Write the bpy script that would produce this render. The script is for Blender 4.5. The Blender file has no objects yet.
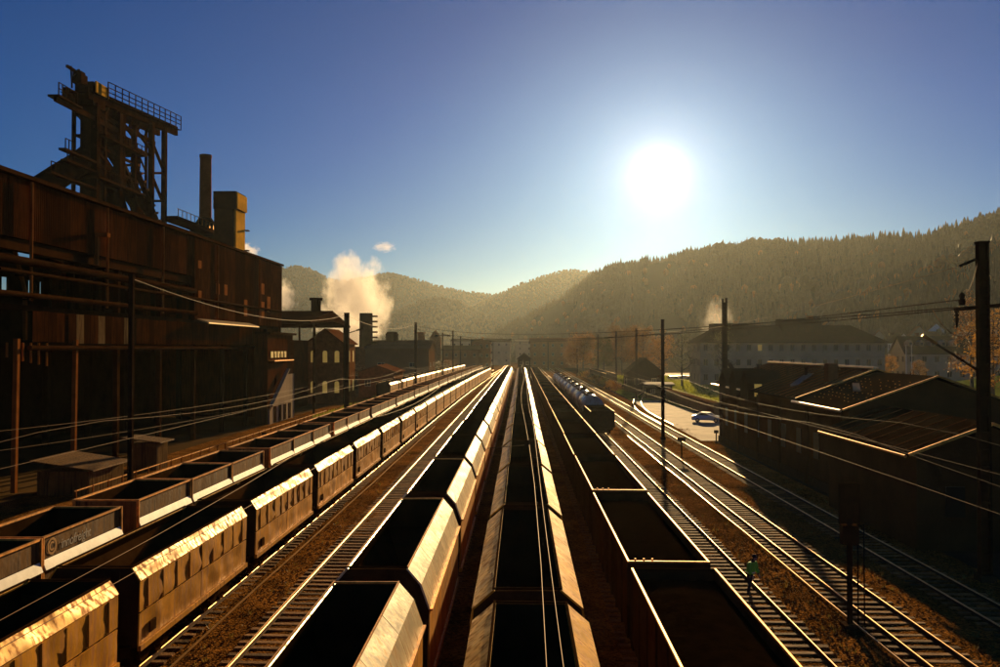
import bpy, math, random
from mathutils import Vector, Matrix, noise
random.seed(7)
R = math.radians
scene = bpy.context.scene
COL = scene.collection

# ------------------------------------------------------------------ camera
F = 850.0            # focal length in pixels of a 1000 px wide frame
CAMZ = 10.6          # camera height above the rail tops (a footbridge)
cd = bpy.data.cameras.new('camera')
cam = bpy.data.objects.new('camera', cd)
COL.objects.link(cam)
cam.location = (0, 0, CAMZ)
cam.rotation_euler = (R(90.977), 0, R(1.415))
cd.sensor_width = 36.0
cd.lens = F / 1000 * 36
cd.clip_start = 0.1
cd.clip_end = 40000
scene.camera = cam
CR = cam.rotation_euler.to_matrix()

# ------------------------------------------------------------------ sky, sun, exposure
SUN_AZ, SUN_EL = R(9.2), R(11.4)
SUN = Vector((math.sin(SUN_AZ) * math.cos(SUN_EL), math.cos(SUN_AZ) * math.cos(SUN_EL), math.sin(SUN_EL)))
world = bpy.data.worlds.new('World')
scene.world = world
world.use_nodes = True
wn, wl = world.node_tree.nodes, world.node_tree.links
wn.clear()
sky = wn.new('ShaderNodeTexSky')
sky.sky_type = 'NISHITA'
sky.sun_disc = False
sky.sun_elevation = SUN_EL
sky.sun_rotation = SUN_AZ
sky.altitude = 700
sky.air_density = 1.0
sky.dust_density = 0.35
sky.ozone_density = 4.0
hs = wn.new('ShaderNodeHueSaturation')
hs.inputs['Saturation'].default_value = 1.35
hs.inputs['Value'].default_value = 0.165
gm = wn.new('ShaderNodeGamma'); gm.inputs[1].default_value = 1.3
wl.new(sky.outputs[0], gm.inputs[0])
wl.new(gm.outputs[0], hs.inputs['Color'])
tc = wn.new('ShaderNodeTexCoord')
dt = wn.new('ShaderNodeVectorMath'); dt.operation = 'DOT_PRODUCT'
nz = wn.new('ShaderNodeVectorMath'); nz.operation = 'NORMALIZE'
wl.new(tc.outputs['Generated'], nz.inputs[0])
wl.new(nz.outputs[0], dt.inputs[0])
dt.inputs[1].default_value = SUN
# deep blue overhead, paling towards the horizon all the way round
sp = wn.new('ShaderNodeSeparateXYZ'); wl.new(nz.outputs[0], sp.inputs[0])
el = wn.new('ShaderNodeMapRange'); el.interpolation_type = 'SMOOTHSTEP'
el.inputs[1].default_value = 0.0; el.inputs[2].default_value = 0.30
wl.new(sp.outputs['Z'], el.inputs[0])
tm = wn.new('ShaderNodeMix'); tm.data_type = 'RGBA'
tm.inputs[6].default_value = (0.55, 0.88, 1.12, 1); tm.inputs[7].default_value = (0.0, 1.15, 1.42, 1)
wl.new(el.outputs[0], tm.inputs[0])
tint = wn.new('ShaderNodeVectorMath'); tint.operation = 'MULTIPLY'
wl.new(hs.outputs[0], tint.inputs[0]); wl.new(tm.outputs[2], tint.inputs[1])
last = tint.outputs[0]
ca = wn.new('ShaderNodeMath'); ca.operation = 'MAXIMUM'; ca.inputs[1].default_value = 0.0
wl.new(dt.outputs['Value'], ca.inputs[0])

# the sun's aureole: narrow bright core and a wide pale veil, round the sun's true direction
for power, colr in ((9000, (40, 37, 33)), (2200, (4, 3.7, 3.3)), (420, (2.2, 2.05, 1.9)), (90, (1.6, 1.45, 1.35))):
    pw = wn.new('ShaderNodeMath'); pw.operation = 'POWER'; pw.inputs[1].default_value = power
    wl.new(ca.outputs[0], pw.inputs[0])
    sc = wn.new('ShaderNodeVectorMath'); sc.operation = 'SCALE'
    sc.inputs[0].default_value = colr
    wl.new(pw.outputs[0], sc.inputs['Scale'])
    ad = wn.new('ShaderNodeVectorMath'); ad.operation = 'ADD'
    wl.new(last, ad.inputs[0]); wl.new(sc.outputs[0], ad.inputs[1])
    last = ad.outputs[0]
bg = wn.new('ShaderNodeBackground')
bg.inputs['Strength'].default_value = 0.10
wl.new(last, bg.inputs['Color'])
wo = wn.new('ShaderNodeOutputWorld')
wl.new(bg.outputs[0], wo.inputs['Surface'])

sd = bpy.data.lights.new('sun', 'SUN')
sd.energy = 5.0
sd.angle = R(0.5)
sd.color = (1.0, 0.67, 0.30)
sun = bpy.data.objects.new('sun', sd)
COL.objects.link(sun)
sun.rotation_euler = SUN.to_track_quat('Z', 'Y').to_euler()
sun.location = (0, 0, 60)

scene.view_settings.view_transform = 'Standard'
scene.view_settings.look = 'None'
scene.view_settings.exposure = 0.5
scene.view_settings.gamma = 1.0
scene.view_settings.use_curve_mapping = False
scene.render.engine = 'CYCLES'
scene.cycles.use_denoising = True
scene.cycles.max_bounces = 6
scene.cycles.volume_bounces = 2
scene.cycles.volume_max_steps = 128
scene.cycles.sample_clamp_indirect = 4.0

# ------------------------------------------------------------------ helpers
def ray(px, py):
    return CR @ Vector(((px - 500) / F, -(py - 333.5) / F, -1))
def at(px, py, Y):
    d = ray(px, py); return Vector((0, 0, CAMZ)) + d * (Y / d.y)
def atx(px, py, X):
    d = ray(px, py); return Vector((0, 0, CAMZ)) + d * (X / d.x)
def gnd(px, py, z=0.0):
    d = ray(px, py); return Vector((0, 0, CAMZ)) + d * ((z - CAMZ) / d.z)

class M:
    """collects shapes for one mesh"""
    def __init__(s): s.v = []; s.f = []; s.sm = []
    def add(s, vs, fs, smooth=False):
        n = len(s.v); s.v += [tuple(p) for p in vs]
        s.f += [tuple(i + n for i in f) for f in fs]; s.sm += [smooth] * len(fs); return s
    def box(s, x0, x1, y0, y1, z0, z1):
        return s.add([(x0,y0,z0),(x1,y0,z0),(x1,y1,z0),(x0,y1,z0),(x0,y0,z1),(x1,y0,z1),(x1,y1,z1),(x0,y1,z1)],
                     [(0,3,2,1),(4,5,6,7),(0,1,5,4),(1,2,6,5),(2,3,7,6),(3,0,4,7)])
    def beam(s, p, q, w, h=None):
        h = h or w; p, q = Vector(p), Vector(q); d = (q - p)
        if d.length < 1e-6: return s
        d.normalize(); up = Vector((0, 0, 1)) if abs(d.z) < .98 else Vector((0, 1, 0))
        a = d.cross(up).normalized() * (w / 2); b = a.cross(d).normalized() * (h / 2)
        vs = [c + k for c in (p, q) for k in (-a - b, a - b, a + b, -a + b)]
        return s.add(vs, [(0,1,2,3),(7,6,5,4),(0,4,5,1),(1,5,6,2),(2,6,7,3),(3,7,4,0)])
    def tube(s, p, q, r0, r1=None, n=10, caps=True):
        r1 = r0 if r1 is None else r1; p, q = Vector(p), Vector(q); d = (q - p).normalized()
        up = Vector((0, 0, 1)) if abs(d.z) < .98 else Vector((0, 1, 0))
        a = d.cross(up).normalized(); b = a.cross(d)
        vs = []
        for c, r in ((p, r0), (q, r1)):
            vs += [c + (a * math.cos(t) + b * math.sin(t)) * r for t in [2 * math.pi * i / n for i in range(n)]]
        s.add(vs, [(i, (i+1) % n, n + (i+1) % n, n + i) for i in range(n)], True)
        if caps: s.add(vs, [tuple(range(n))[::-1], tuple(range(n, 2*n))])
        return s
    def path(s, pts, r, n=6):
        for a, b in zip(pts, pts[1:]): s.tube(a, b, r, r, n, False)
        return s
    def prism(s, prof, y0, y1):           # closed (x, z) outline swept along y
        n = len(prof)
        vs = [(x, y0, z) for x, z in prof] + [(x, y1, z) for x, z in prof]
        return s.add(vs, [tuple(range(n)), tuple(range(n, 2*n))[::-1]] + [(i, n+i, n+(i+1) % n, (i+1) % n) for i in range(n)])
    def prismx(s, prof, x0, x1):          # closed (y, z) outline swept along x
        n = len(prof)
        vs = [(x0, y, z) for y, z in prof] + [(x1, y, z) for y, z in prof]
        return s.add(vs, [tuple(range(n)), tuple(range(n, 2*n))[::-1]] + [(i, n+i, n+(i+1) % n, (i+1) % n) for i in range(n)])
    def lathe(s, prof, cx=0, cy=0, n=16):  # (r, z) pairs
        vs = []
        for r, z in prof:
            vs += [(cx + r*math.cos(2*math.pi*i/n), cy + r*math.sin(2*math.pi*i/n), z) for i in range(n)]
        fs = [(k*n+i, k*n+(i+1) % n, (k+1)*n+(i+1) % n, (k+1)*n+i) for k in range(len(prof)-1) for i in range(n)]
        return s.add(vs, fs, True)
    def sheet(s, fn, nu, nv, smooth=True):
        vs = [fn(i/nu, j/nv) for j in range(nv+1) for i in range(nu+1)]
        w = nu + 1
        return s.add(vs, [(j*w+i, j*w+i+1, (j+1)*w+i+1, (j+1)*w+i) for j in range(nv) for i in range(nu)], smooth)
    def mesh(s, name, m):
        me = bpy.data.meshes.new(name); me.from_pydata(s.v, [], s.f)
        me.polygons.foreach_set('use_smooth', s.sm)
        if m: me.materials.append(m)
        me.update(); return me

def obj(name, me, parent=None, loc=None, rot=None):
    o = bpy.data.objects.new(name, me); COL.objects.link(o)
    if parent: o.parent = parent
    if loc: o.location = loc
    if rot: o.rotation_euler = rot
    return o
def tag(o, label, cat, group=None, kind=None):
    if label: o['label'] = label
    if cat: o['category'] = cat
    if group: o['group'] = group
    if kind: o['kind'] = kind
    return o
def thing(name, label, cat, loc=(0,0,0), rz=0, group=None):
    o = bpy.data.objects.new(name, None); COL.objects.link(o)
    o.location = loc; o.rotation_euler = (0, 0, rz); o.empty_display_size = .3
    return tag(o, label, cat, group)
def part(name, m, mt, parent, loc=None, rot=None):
    return obj(name, m.mesh(name, mt), parent, loc, rot)
def struct(name, m, mt, label=None):
    o = part(name, m, mt, None); o['kind'] = 'structure'
    if label: o['label'] = label
    return o
ORD = ('first second third fourth fifth sixth seventh eighth ninth tenth eleventh twelfth thirteenth fourteenth fifteenth sixteenth '
       'seventeenth eighteenth nineteenth twentieth twenty-first twenty-second twenty-third twenty-fourth twenty-fifth twenty-sixth '
       'twenty-seventh twenty-eighth twenty-ninth thirtieth').split()

# ------------------------------------------------------------------ materials
def mat(name, col, rough=.7, metal=0.0, var=.35, scale=1.0, bump=0.0, bscale=20.0, streak=None, rnd=.25, dark=None, spec=.5, coat=0):
    """noise-mottled surface; streak = vertical runs of a second colour; rnd = brightness change from object to object"""
    m = bpy.data.materials.new(name); m.use_nodes = True
    n, l = m.node_tree.nodes, m.node_tree.links
    b = n['Principled BSDF']
    b.inputs['Roughness'].default_value = rough
    b.inputs['Metallic'].default_value = metal
    b.inputs['Specular IOR Level'].default_value = spec
    if coat: b.inputs['Coat Weight'].default_value = coat
    t = n.new('ShaderNodeTexCoord')
    nt = n.new('ShaderNodeTexNoise'); nt.inputs['Scale'].default_value = scale; nt.inputs['Detail'].default_value = 7
    nt.inputs['Roughness'].default_value = .65
    oi = n.new('ShaderNodeObjectInfo')
    of = n.new('ShaderNodeVectorMath'); of.operation = 'ADD'
    sr = n.new('ShaderNodeMath'); sr.operation = 'MULTIPLY'; sr.inputs[1].default_value = 37.0
    l.new(oi.outputs['Random'], sr.inputs[0]); l.new(t.outputs['Object'], of.inputs[0]); l.new(sr.outputs[0], of.inputs[1])
    l.new(of.outputs[0], nt.inputs['Vector'])
    cr = n.new('ShaderNodeValToRGB')
    dk = dark or tuple(c * (1 - var) for c in col)
    cr.color_ramp.elements[0].position = .32; cr.color_ramp.elements[0].color = (*dk, 1)
    cr.color_ramp.elements[1].position = .68; cr.color_ramp.elements[1].color = (*[min(1, c * (1 + var * .6)) for c in col], 1)
    l.new(nt.outputs['Fac'], cr.inputs[0])
    out = cr.outputs[0]
    if streak:
        mp = n.new('ShaderNodeMapping'); mp.inputs['Scale'].default_value = (3.5, 3.5, .25)
        l.new(of.outputs[0], mp.inputs['Vector'])
        n2 = n.new('ShaderNodeTexNoise'); n2.inputs['Scale'].default_value = 1.6; n2.inputs['Detail'].default_value = 5
        l.new(mp.outputs[0], n2.inputs['Vector'])
        r2 = n.new('ShaderNodeValToRGB'); r2.color_ramp.elements[0].position = .46; r2.color_ramp.elements[1].position = .66
        l.new(n2.outputs['Fac'], r2.inputs[0])
        mx = n.new('ShaderNodeMix'); mx.data_type = 'RGBA'
        l.new(r2.outputs[0], mx.inputs[0]); l.new(out, mx.inputs[6]); mx.inputs[7].default_value = (*streak, 1)
        out = mx.outputs[2]
        rr = n.new('ShaderNodeMapRange'); rr.inputs[3].default_value = rough * .8; rr.inputs[4].default_value = min(1, rough * 1.5)
        l.new(r2.outputs[0], rr.inputs[0]); l.new(rr.outputs[0], b.inputs['Roughness'])
    if rnd:
        mr = n.new('ShaderNodeMapRange'); mr.inputs[3].default_value = 1 - rnd; mr.inputs[4].default_value = 1 + rnd
        l.new(oi.outputs['Random'], mr.inputs[0])
        vm = n.new('ShaderNodeVectorMath'); vm.operation = 'SCALE'
        l.new(out, vm.inputs[0]); l.new(mr.outputs[0], vm.inputs['Scale']); out = vm.outputs[0]
    l.new(out, b.inputs['Base Color'])
    if bump:
        nb = n.new('ShaderNodeTexNoise'); nb.inputs['Scale'].default_value = bscale; nb.inputs['Detail'].default_value = 5
        l.new(of.outputs[0], nb.inputs['Vector'])
        bp = n.new('ShaderNodeBump'); bp.inputs['Strength'].default_value = bump; bp.inputs['Distance'].default_value = .05
        l.new(nb.outputs['Fac'], bp.inputs['Height']); l.new(bp.outputs[0], b.inputs['Normal'])
    return m

def leaf_mat(name, col, rnd=.3):
    m = mat(name, col, .6, 0, .5, .6, rnd=rnd)
    n, l = m.node_tree.nodes, m.node_tree.links
    b = n['Principled BSDF']; o = n['Material Output']
    tr = n.new('ShaderNodeBsdfTranslucent'); mx = n.new('ShaderNodeMixShader'); mx.inputs[0].default_value = .45
    l.new(b.inputs['Base Color'].links[0].from_socket, tr.inputs['Color'])
    l.new(b.outputs[0], mx.inputs[1]); l.new(tr.outputs[0], mx.inputs[2]); l.new(mx.outputs[0], o.inputs['Surface'])
    return m

MT = dict(
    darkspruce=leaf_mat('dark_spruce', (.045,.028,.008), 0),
    ore=mat('black_ore_load', (.009,.0042,.0016), 1.0, 0, .6, 2.5, .4, 7, rnd=.1, spec=0),
    shedwall=mat('dark_shed_wall', (.075,.036,.014), .95, 0, .3, .5, .2, 6, rnd=.1, spec=0),  # mottled dark brown for the near shed walls
    stone=mat('ballast_stone', (.24,.11,.03), .9, 0, .5, 5, rnd=0, spec=0),
    meadow=mat('dry_meadow', (.09,.075,.02), .95, 0, .4, .05, rnd=0, spec=0),
    footing=mat('dark_footing', (.06,.035,.018), .95, 0, .3, 2, rnd=.1, spec=0),
    ballast=mat('ballast', (.25,.105,.022), .9, 0, .65, .35, 1.0, 9, rnd=0, spec=0),
    soil=mat('soil', (.11,.065,.025), .95, 0, .5, .05, .6, 2, rnd=0, spec=0),
    grass=mat('grass', (.15,.18,.02), .9, 0, .5, .12, .8, 3, rnd=.1, spec=0),
    concrete=mat('concrete', (.50,.37,.22), .85, 0, .3, .3, .3, 6, rnd=.05, spec=.05),
    asphalt=mat('asphalt', (.07,.045,.025), .9, 0, .3, .4, .3, 12, rnd=.05, spec=0),
    rail=mat('rail_steel', (.80,.47,.16), .40, 1.0, .3, 2, rnd=.1),
    railrust=mat('rail_rust', (.10,.042,.015), .8, 0, .3, 4, .2, 30, rnd=.1, spec=.1),
    sleeper=mat('sleeper_wood', (.26,.125,.04), .8, 0, .55, 3, .6, 14, rnd=.45, spec=.06),
    amber=mat('ochre_dusty_steel', (.80,.36,.020), .52, .12, .35, 1.1, .2, 1.7, streak=(.46,.17,.012), rnd=.2, spec=.25),
    cream=mat('pale_dusty_steel', (.88,.76,.46), .42, .15, .3, .9, .2, 2.5, streak=(.50,.30,.09), rnd=.18, spec=.35),
    gold=mat('yellowish_steel', (.84,.42,.026), .55, .2, .4, 1.3, .15, 2.0, streak=(.46,.17,.012), rnd=.18, spec=.2),
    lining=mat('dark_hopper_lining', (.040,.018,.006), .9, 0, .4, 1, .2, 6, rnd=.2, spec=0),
    frame=mat('dark_rusty_frame', (.050,.022,.008), .85, 0, .4, 2, .2, 9, rnd=.2, spec=0),
    rim=mat('bright_amber_rim', (.74,.34,.07), .56, .9, .5, 3, .1, 12, rnd=.25),  # bright amber metal for rims, edges and handrails
    white=mat('white_sill_paint', (.80,.76,.66), .4, .1, .2, 2, rnd=.1),
    cont=mat('container_brown_paint', (.22,.11,.03), .55, .3, .4, 1.2, .2, 5, streak=(.08,.035,.010), rnd=.25, spec=.15),
    rust=mat('rusty_cladding', (.105,.031,.007), .85, 0, .4, .5, .15, 8, streak=(.05,.015,.004), rnd=.35, spec=0),
    rust2=mat('pale_translucent_sheet', (.34,.22,.08), .8, 0, .3, .5, .1, 8, streak=(.15,.08,.03), rnd=.25, spec=0),
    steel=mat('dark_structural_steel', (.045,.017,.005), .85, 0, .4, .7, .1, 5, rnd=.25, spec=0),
    column=mat('orange_brown_column', (.30,.10,.022), .8, 0, .3, 1, rnd=.15, spec=0),
    inside=mat('dark_brown_wall', (.045,.022,.008), .9, 0, .4, .4, rnd=.15, spec=0),  # mottled dark brown for interiors and dark huts
    yellow=mat('painted_sun_yellow', (.78,.40,.045), .8, 0, .25, .4, .1, 4, rnd=.05, spec=0),  # yellow sunlight put into the colour of sun-facing sides
    brick=mat('brown_brick', (.24,.095,.03), .9, 0, .35, 1.4, .3, 9, rnd=.1, spec=0),
    plaster=mat('grey_plaster', (.19,.095,.04), .9, 0, .2, .3, .1, 6, rnd=.05, spec=0),
    palew=mat('pale_wall', (.42,.32,.20), .9, 0, .2, .3, rnd=.1, spec=0),
    roof=mat('dark_roof_tiles', (.026,.013,.006), .9, 0, .4, 1.0, .5, 7, rnd=.15, spec=0),
    redroof=mat('red_brown_roof', (.14,.05,.018), .9, 0, .35, 1.0, .3, 7, rnd=.2, spec=0),
    zinc=mat('zinc_flashing', (.80,.58,.32), .36, .95, .2, 2, rnd=.1),
    glass=mat('dark_window_glass', (.025,.016,.010), .45, 0, .2, .5, rnd=.3, spec=.06),
    sunglow=mat('painted_sunglow_glass', (.75,.55,.16), .35, 0, .2, .8, rnd=.1),
    mast=mat('mast_steel', (.036,.018,.009), .8, 0, .3, 2, .1, 9, rnd=.15, spec=0),
    wire=mat('wire_copper', (.16,.075,.025), .6, .5, .2, 1, rnd=.2, spec=.1),
    tank=mat('tank_white_paint', (.62,.52,.38), .25, .3, .3, .8, .05, 4, streak=(.25,.15,.07), rnd=.15),
    bark=mat('bark', (.045,.028,.016), .9, 0, .4, 4, .5, 14, rnd=.2),
    leafo=leaf_mat('orange_leaves', (.26,.11,.018)),
    leafg=leaf_mat('olive_leaves', (.10,.085,.02)),
    leafy=leaf_mat('yellow_leaves', (.42,.20,.02)),
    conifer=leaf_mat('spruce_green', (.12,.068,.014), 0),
    autumn=leaf_mat('autumn_crowns', (.30,.11,.010), 0),
    hill=mat('hillside', (.055,.040,.018), .95, 0, .4, .004, rnd=0, spec=0),
    farhill=mat('far_forest', (.055,.042,.022), .95, 0, .5, .006, 1.0, .03, rnd=0, spec=0),
    carblue=mat('car_paint_silver_blue', (.36,.38,.42), .25, .4, .1, .5, rnd=.1, coat=.6),
    cardark=mat('car_paint_dark', (.06,.06,.07), .25, .4, .1, .5, rnd=.6, coat=.6),
    carlight=mat('car_paint_white', (.7,.68,.64), .25, .1, .1, .5, rnd=.25, coat=.6),
    tyre=mat('tyre_rubber', (.015,.014,.013), .9, 0, .2, 4, rnd=0),
    hivis=mat('green_work_jacket', (.16,.62,.05), .7, 0, .2, 6, rnd=0),
    navy=mat('dark_trousers', (.022,.024,.03), .9, 0, .3, 6, rnd=0),
    skin=mat('skin', (.42,.22,.14), .6, 0, .1, 6, rnd=0),
    letter=mat('grey_lettering', (.42,.36,.27), .6, 0, .1, 3, rnd=0),
    logo=mat('dark_orange_emblem', (.55,.26,.05), .5, 0, .1, 3, rnd=0),
)
# ballast: stones of mixed tone and a strong relief
def ballast_nodes(m):
    n, l = m.node_tree.nodes, m.node_tree.links
    b = n['Principled BSDF']; t = n.new('ShaderNodeTexCoord')
    vo = n.new('ShaderNodeTexVoronoi'); vo.inputs['Scale'].default_value = 11; l.new(t.outputs['Object'], vo.inputs['Vector'])
    bw = n.new('ShaderNodeSeparateColor'); l.new(vo.outputs['Color'], bw.inputs[0])
    mr = n.new('ShaderNodeMapRange'); mr.inputs[3].default_value = .35; mr.inputs[4].default_value = 1.5; l.new(bw.outputs[0], mr.inputs[0])
    src = b.inputs['Base Color'].links[0].from_socket
    vm = n.new('ShaderNodeVectorMath'); vm.operation = 'SCALE'; l.new(src, vm.inputs[0]); l.new(mr.outputs[0], vm.inputs['Scale'])
    l.new(vm.outputs[0], b.inputs['Base Color'])
    bp = n.new('ShaderNodeBump'); bp.inputs['Strength'].default_value = 1; bp.inputs['Distance'].default_value = .10; bp.invert = True
    l.new(vo.outputs['Distance'], bp.inputs['Height']); l.new(bp.outputs[0], b.inputs['Normal'])
ballast_nodes(MT['ballast'])
# faint emission put into window glass, standing in for low sun through the rooms
b_ = MT['sunglow'].node_tree.nodes['Principled BSDF']
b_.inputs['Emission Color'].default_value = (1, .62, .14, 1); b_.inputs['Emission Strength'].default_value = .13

# ------------------------------------------------------------------ ground
GZ = -0.20
m = M(); m.add([(-2150,-250,-.45),(2150,-250,-.45),(2150,3450,-.45),(-2150,3450,-.45)], [(0,1,2,3)])
struct('ground', m, MT['soil'])
def yard(u, v):
    x, y = -36 + 58.3*u, -6 + 150*v
    z = GZ + .05*noise.noise((x*.35, y*.12, 0)) + .03*noise.noise((x*1.3, y*.9, 3))
    return (x, y, z)
m = M().sheet(yard, 110, 220)
m.add([(-36,144,GZ),(22.3,144,GZ),(22.3,640,GZ),(-36,640,GZ)], [(0,1,2,3)])
struct('yard_ballast_ground', m, MT['ballast'])
m = M(); m.add([(22.0,-6,-.30),(60,-6,-.30),(60,300,-.30),(22.0,300,-.30)], [(0,1,2,3)])
struct('station_yard_ground', m, MT['asphalt'])
m = M(); m.add([(-120,-6,-.28),(-35.9,-6,-.28),(-35.9,330,-.28),(-120,330,-.28)], [(0,1,2,3)])
struct('plant_ground', m, MT['soil'])

# ------------------------------------------------------------------ tracks
def bend(x0, Y):                       # the left tracks swing gently to the right far away
    if x0 < -11 and Y > 110: return x0 + 1.7*((Y-110)/200)**2
    return x0
def track(x0, label, y0, y1, near0=None, near1=None, group='tracks of the freight yard'):
    t = thing('railway_track', label, 'track', (0,0,0), 0, group)
    ys = [y0 + (y1-y0)*i/24 for i in range(25)]
    for s in (-1, 1):
        mr, mh = M(), M()
        for a, b in zip(ys, ys[1:]):
            xa, xb = bend(x0, a)+s*.75, bend(x0, b)+s*.75
            mr.beam((xa,a,-.085), (xb,b,-.085), .05, .13); mr.beam((xa,a,-.145), (xb,b,-.145), .14, .024)
            mh.tube((xa,a,-.032), (xb,b,-.032), .034, .034, 10, False)
        r = part('rail', mr, MT['railrust'], t)
        part('running_surface', mh, MT['rail'], r)
    n0 = near0 if near0 else y1
    n1 = near1 if near0 else y1
    rest = M(); y = y0
    while y < min(y1, 330):
        if near0 and n0 <= y <= n1:
            o = obj('sleeper', SLEEP[int(y*7) % 3], t, (bend(x0, y)+random.uniform(-.05,.05), y+random.uniform(-.03,.03), random.uniform(-.012,.012)), (0, 0, random.uniform(-.012,.012)))
        else:
            x = bend(x0, y); rest.box(x-1.3, x+1.3, y-.12, y+.12, -.27, -.155)
        y += .68
    o = part('sleeper_bed', rest, MT['sleeper'], t); o['kind'] = 'stuff'
    return t
SLEEP = []
for k in range(3):
    mm = M(); r = random.Random(k)
    j = lambda: r.uniform(-.012,.012)
    mm.add([(-1.3+j(),-.125,-.28),(1.3+j(),-.125,-.28),(1.3+j(),.125,-.28),(-1.3+j(),.125,-.28),
            (-1.29+j(),-.115+j(),-.152+j()),(1.29+j(),-.115+j(),-.152+j()),(1.29+j(),.115+j(),-.152+j()),(-1.29+j(),.115+j(),-.152+j()),
            (0,-.12+j(),-.16),(0,.12+j(),-.16)],
           [(0,3,2,1),(4,8,9,7),(8,5,6,9),(0,1,5,8,4),(1,2,6,5),(2,3,7,9,6),(3,0,4,7)])
    SLEEP.append(mm.mesh('sleeper', MT['sleeper']))
XA, XB, XQ, XC, XD, XR, XW, XT, XU, XF = -18.15, -13.5, -9.0, -4.05, .2, 4.83, 9.75, 14.45, 19.05, -27.5
track(XF, 'railway track under the farthest hopper train at the grass edge', 40, 420)
track(-22.2, 'railway track running between lamp masts and the container train', 8, 420)
track(XA, 'railway track carrying the open container train', 8, 420)
track(XB, 'railway track carrying the ochre hopper train', 8, 420, 22, 60)
track(XQ, 'empty railway track between the ochre and the pale hopper trains', 8, 520, 19, 95)
track(XC, 'railway track carrying the pale cream hopper train', 8, 420)
track(XD, 'railway track carrying the middle hopper train', 8, 420)
track(XR, 'railway track carrying the open dark gondola train', 8, 520)
track(XW, 'railway track on which the worker in green walks', 8, 520, 20, 100)
track(XT, 'sunlit empty railway track beside the signal post', 8, 520, 19, 125)
track(XU, 'railway track closest to the sheds, half in their shade', 8, 520, 26, 110)
for x0, lb, y1 in ((-9.86, 'thin guard rail laid along the empty track by the pale hoppers', 200), (-11.75, 'thin pipe lying beside the ochre hopper train', 120), (12.95, 'thin cable pipe along the sleeper ends of the sunlit track', 110)):
    c = M(); pts = [(bend(x0,y)+.03*math.sin(y*.3), y, -.08) for y in range(8, y1, 6)]
    for a, b in zip(pts, pts[1:]): c.beam(a, b, .05, .06)
    tag(part('trackside_pipe', c, MT['rail'], None), lb, 'pipe')
# turnout curving away to the right
t = thing('railway_turnout', 'curved turnout rails leading off towards the grass on the right', 'track', (0,0,0))
for s in (-1, 1):
    pts = [(XU + 1.2 + s*.75 + 12*(max(0,(i-2))/10)**1.8, 118+i*8, -.06) for i in range(13)]
    c = M()
    for a, b in zip(pts, pts[1:]): c.beam(a, b, .075, .16)
    part('rail', c, MT['rail'], t)

# loose ballast stones where the sun rakes the ground
m = M(); rr = random.Random(21)
for k in range(15000):
    x0, x1 = rr.choice(((10.9,13.2),(15.9,17.9),(11.2,13.0),(20.4,22),(-12.2,-10.3),(-8,-6.2)))
    x = rr.uniform(x0, x1); y = 19+rr.random()**1.7*60; s = rr.uniform(.025,.065); z = GZ+.05*noise.noise((x*.35,y*.12,0))+.03*noise.noise((x*1.3,y*.9,3))
    a0 = rr.random()*6
    vs = [(x+s*rr.uniform(.7,1.2)*math.cos(a0+q*1.57), y+s*rr.uniform(.7,1.2)*math.sin(a0+q*1.57), z+s*rr.uniform(0,.4)) for q in range(4)] + [(x, y, z+s*rr.uniform(.8,1.3))]
    m.add(vs, [(0,1,4),(1,2,4),(2,3,4),(3,0,4)])
o = part('gravel', m, MT['stone'], None); tag(o, 'loose ballast stones lying between the tracks', None, None, 'stuff')
m = M()
for k in range(420):
    x = rr.choice((11.9,16.8,21.3,-10.9,-6.9))+rr.gauss(0,.5); y = 22+rr.random()**1.5*110; h0 = rr.uniform(.08,.3)
    for q in range(7):
        an = rr.random()*6.28; d = Vector((math.cos(an), math.sin(an), 0)); p = Vector((x,y,GZ-.02))+d*rr.uniform(0,.1); w = Vector((-d.y,d.x,0))*.018
        m.add([p-w, p+w, p+d*h0*rr.uniform(.2,.7)+Vector((0,0,h0*rr.uniform(.6,1.2)))], [(0,1,2)])
o = part('weeds', m, leaf_mat('dry_weeds', (.22,.15,.03)), None); tag(o, 'dry weed tufts growing between the tracks', None, None, 'stuff')

# ------------------------------------------------------------------ hills
def smooth_pts(pts, n):
    out = []
    k = len(pts) - 1
    for i in range(n+1):
        u = i/n*k; a = min(int(u), k-1); f = u-a
        p0, p1, p2, p3 = pts[max(a-1,0)], pts[a], pts[a+1], pts[min(a+2,k)]
        out.append(0.5*((2*p1)+(p2-p0)*f+(2*p0-5*p1+4*p2-p3)*f*f+(3*p1-p0-3*p2+p3)*f*f*f))
    return out
def make_hill(name, ridge, mt, label, k=2.2, nu=120, nv=26, rough=.06, lower=0, seed=0):
    rp = smooth_pts([at(*r) for r in ridge], nu)
    rp = [Vector((p.x, p.y, p.z-lower)) for p in rp]
    def fn(u, v):
        x = u*nu; i = min(int(x), nu-1); p = rp[i].lerp(rp[i+1], x-i)
        d = Vector((p.x, p.y, 0)).normalized(); h = p.z+2
        if v <= .7:
            w = v/.7; base = Vector((p.x, p.y, 0)) - d*h*k*(1-w)
            z = -2 + h*(w*w*(3-2*w)*.45 + w*.55)
        else:
            w = (v-.7)/.3; base = Vector((p.x, p.y, 0)) + d*h*2.0*w; z = -2 + h*(1-w)
        amp = h*rough*math.sin(math.pi*min(1, v/.7)) if v < .7 else 0
        z += amp*2*noise.fractal((base.x/260+seed, base.y/260, seed), 1.0, 2.0, 4)
        return Vector((base.x, base.y, z))
    m = M().sheet(fn, nu, nv)
    struct(name, m, mt, label)
    return fn
right_ridge = [(476,346,1094),(520,322,1066),(560,298,1037),(600,273,1008),(640,262,972),(690,253,943),(760,245,900),(860,240,850),(940,231,814),(1000,215,785),(1060,208,734),(1150,218,677),(1260,240,634)]
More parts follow.
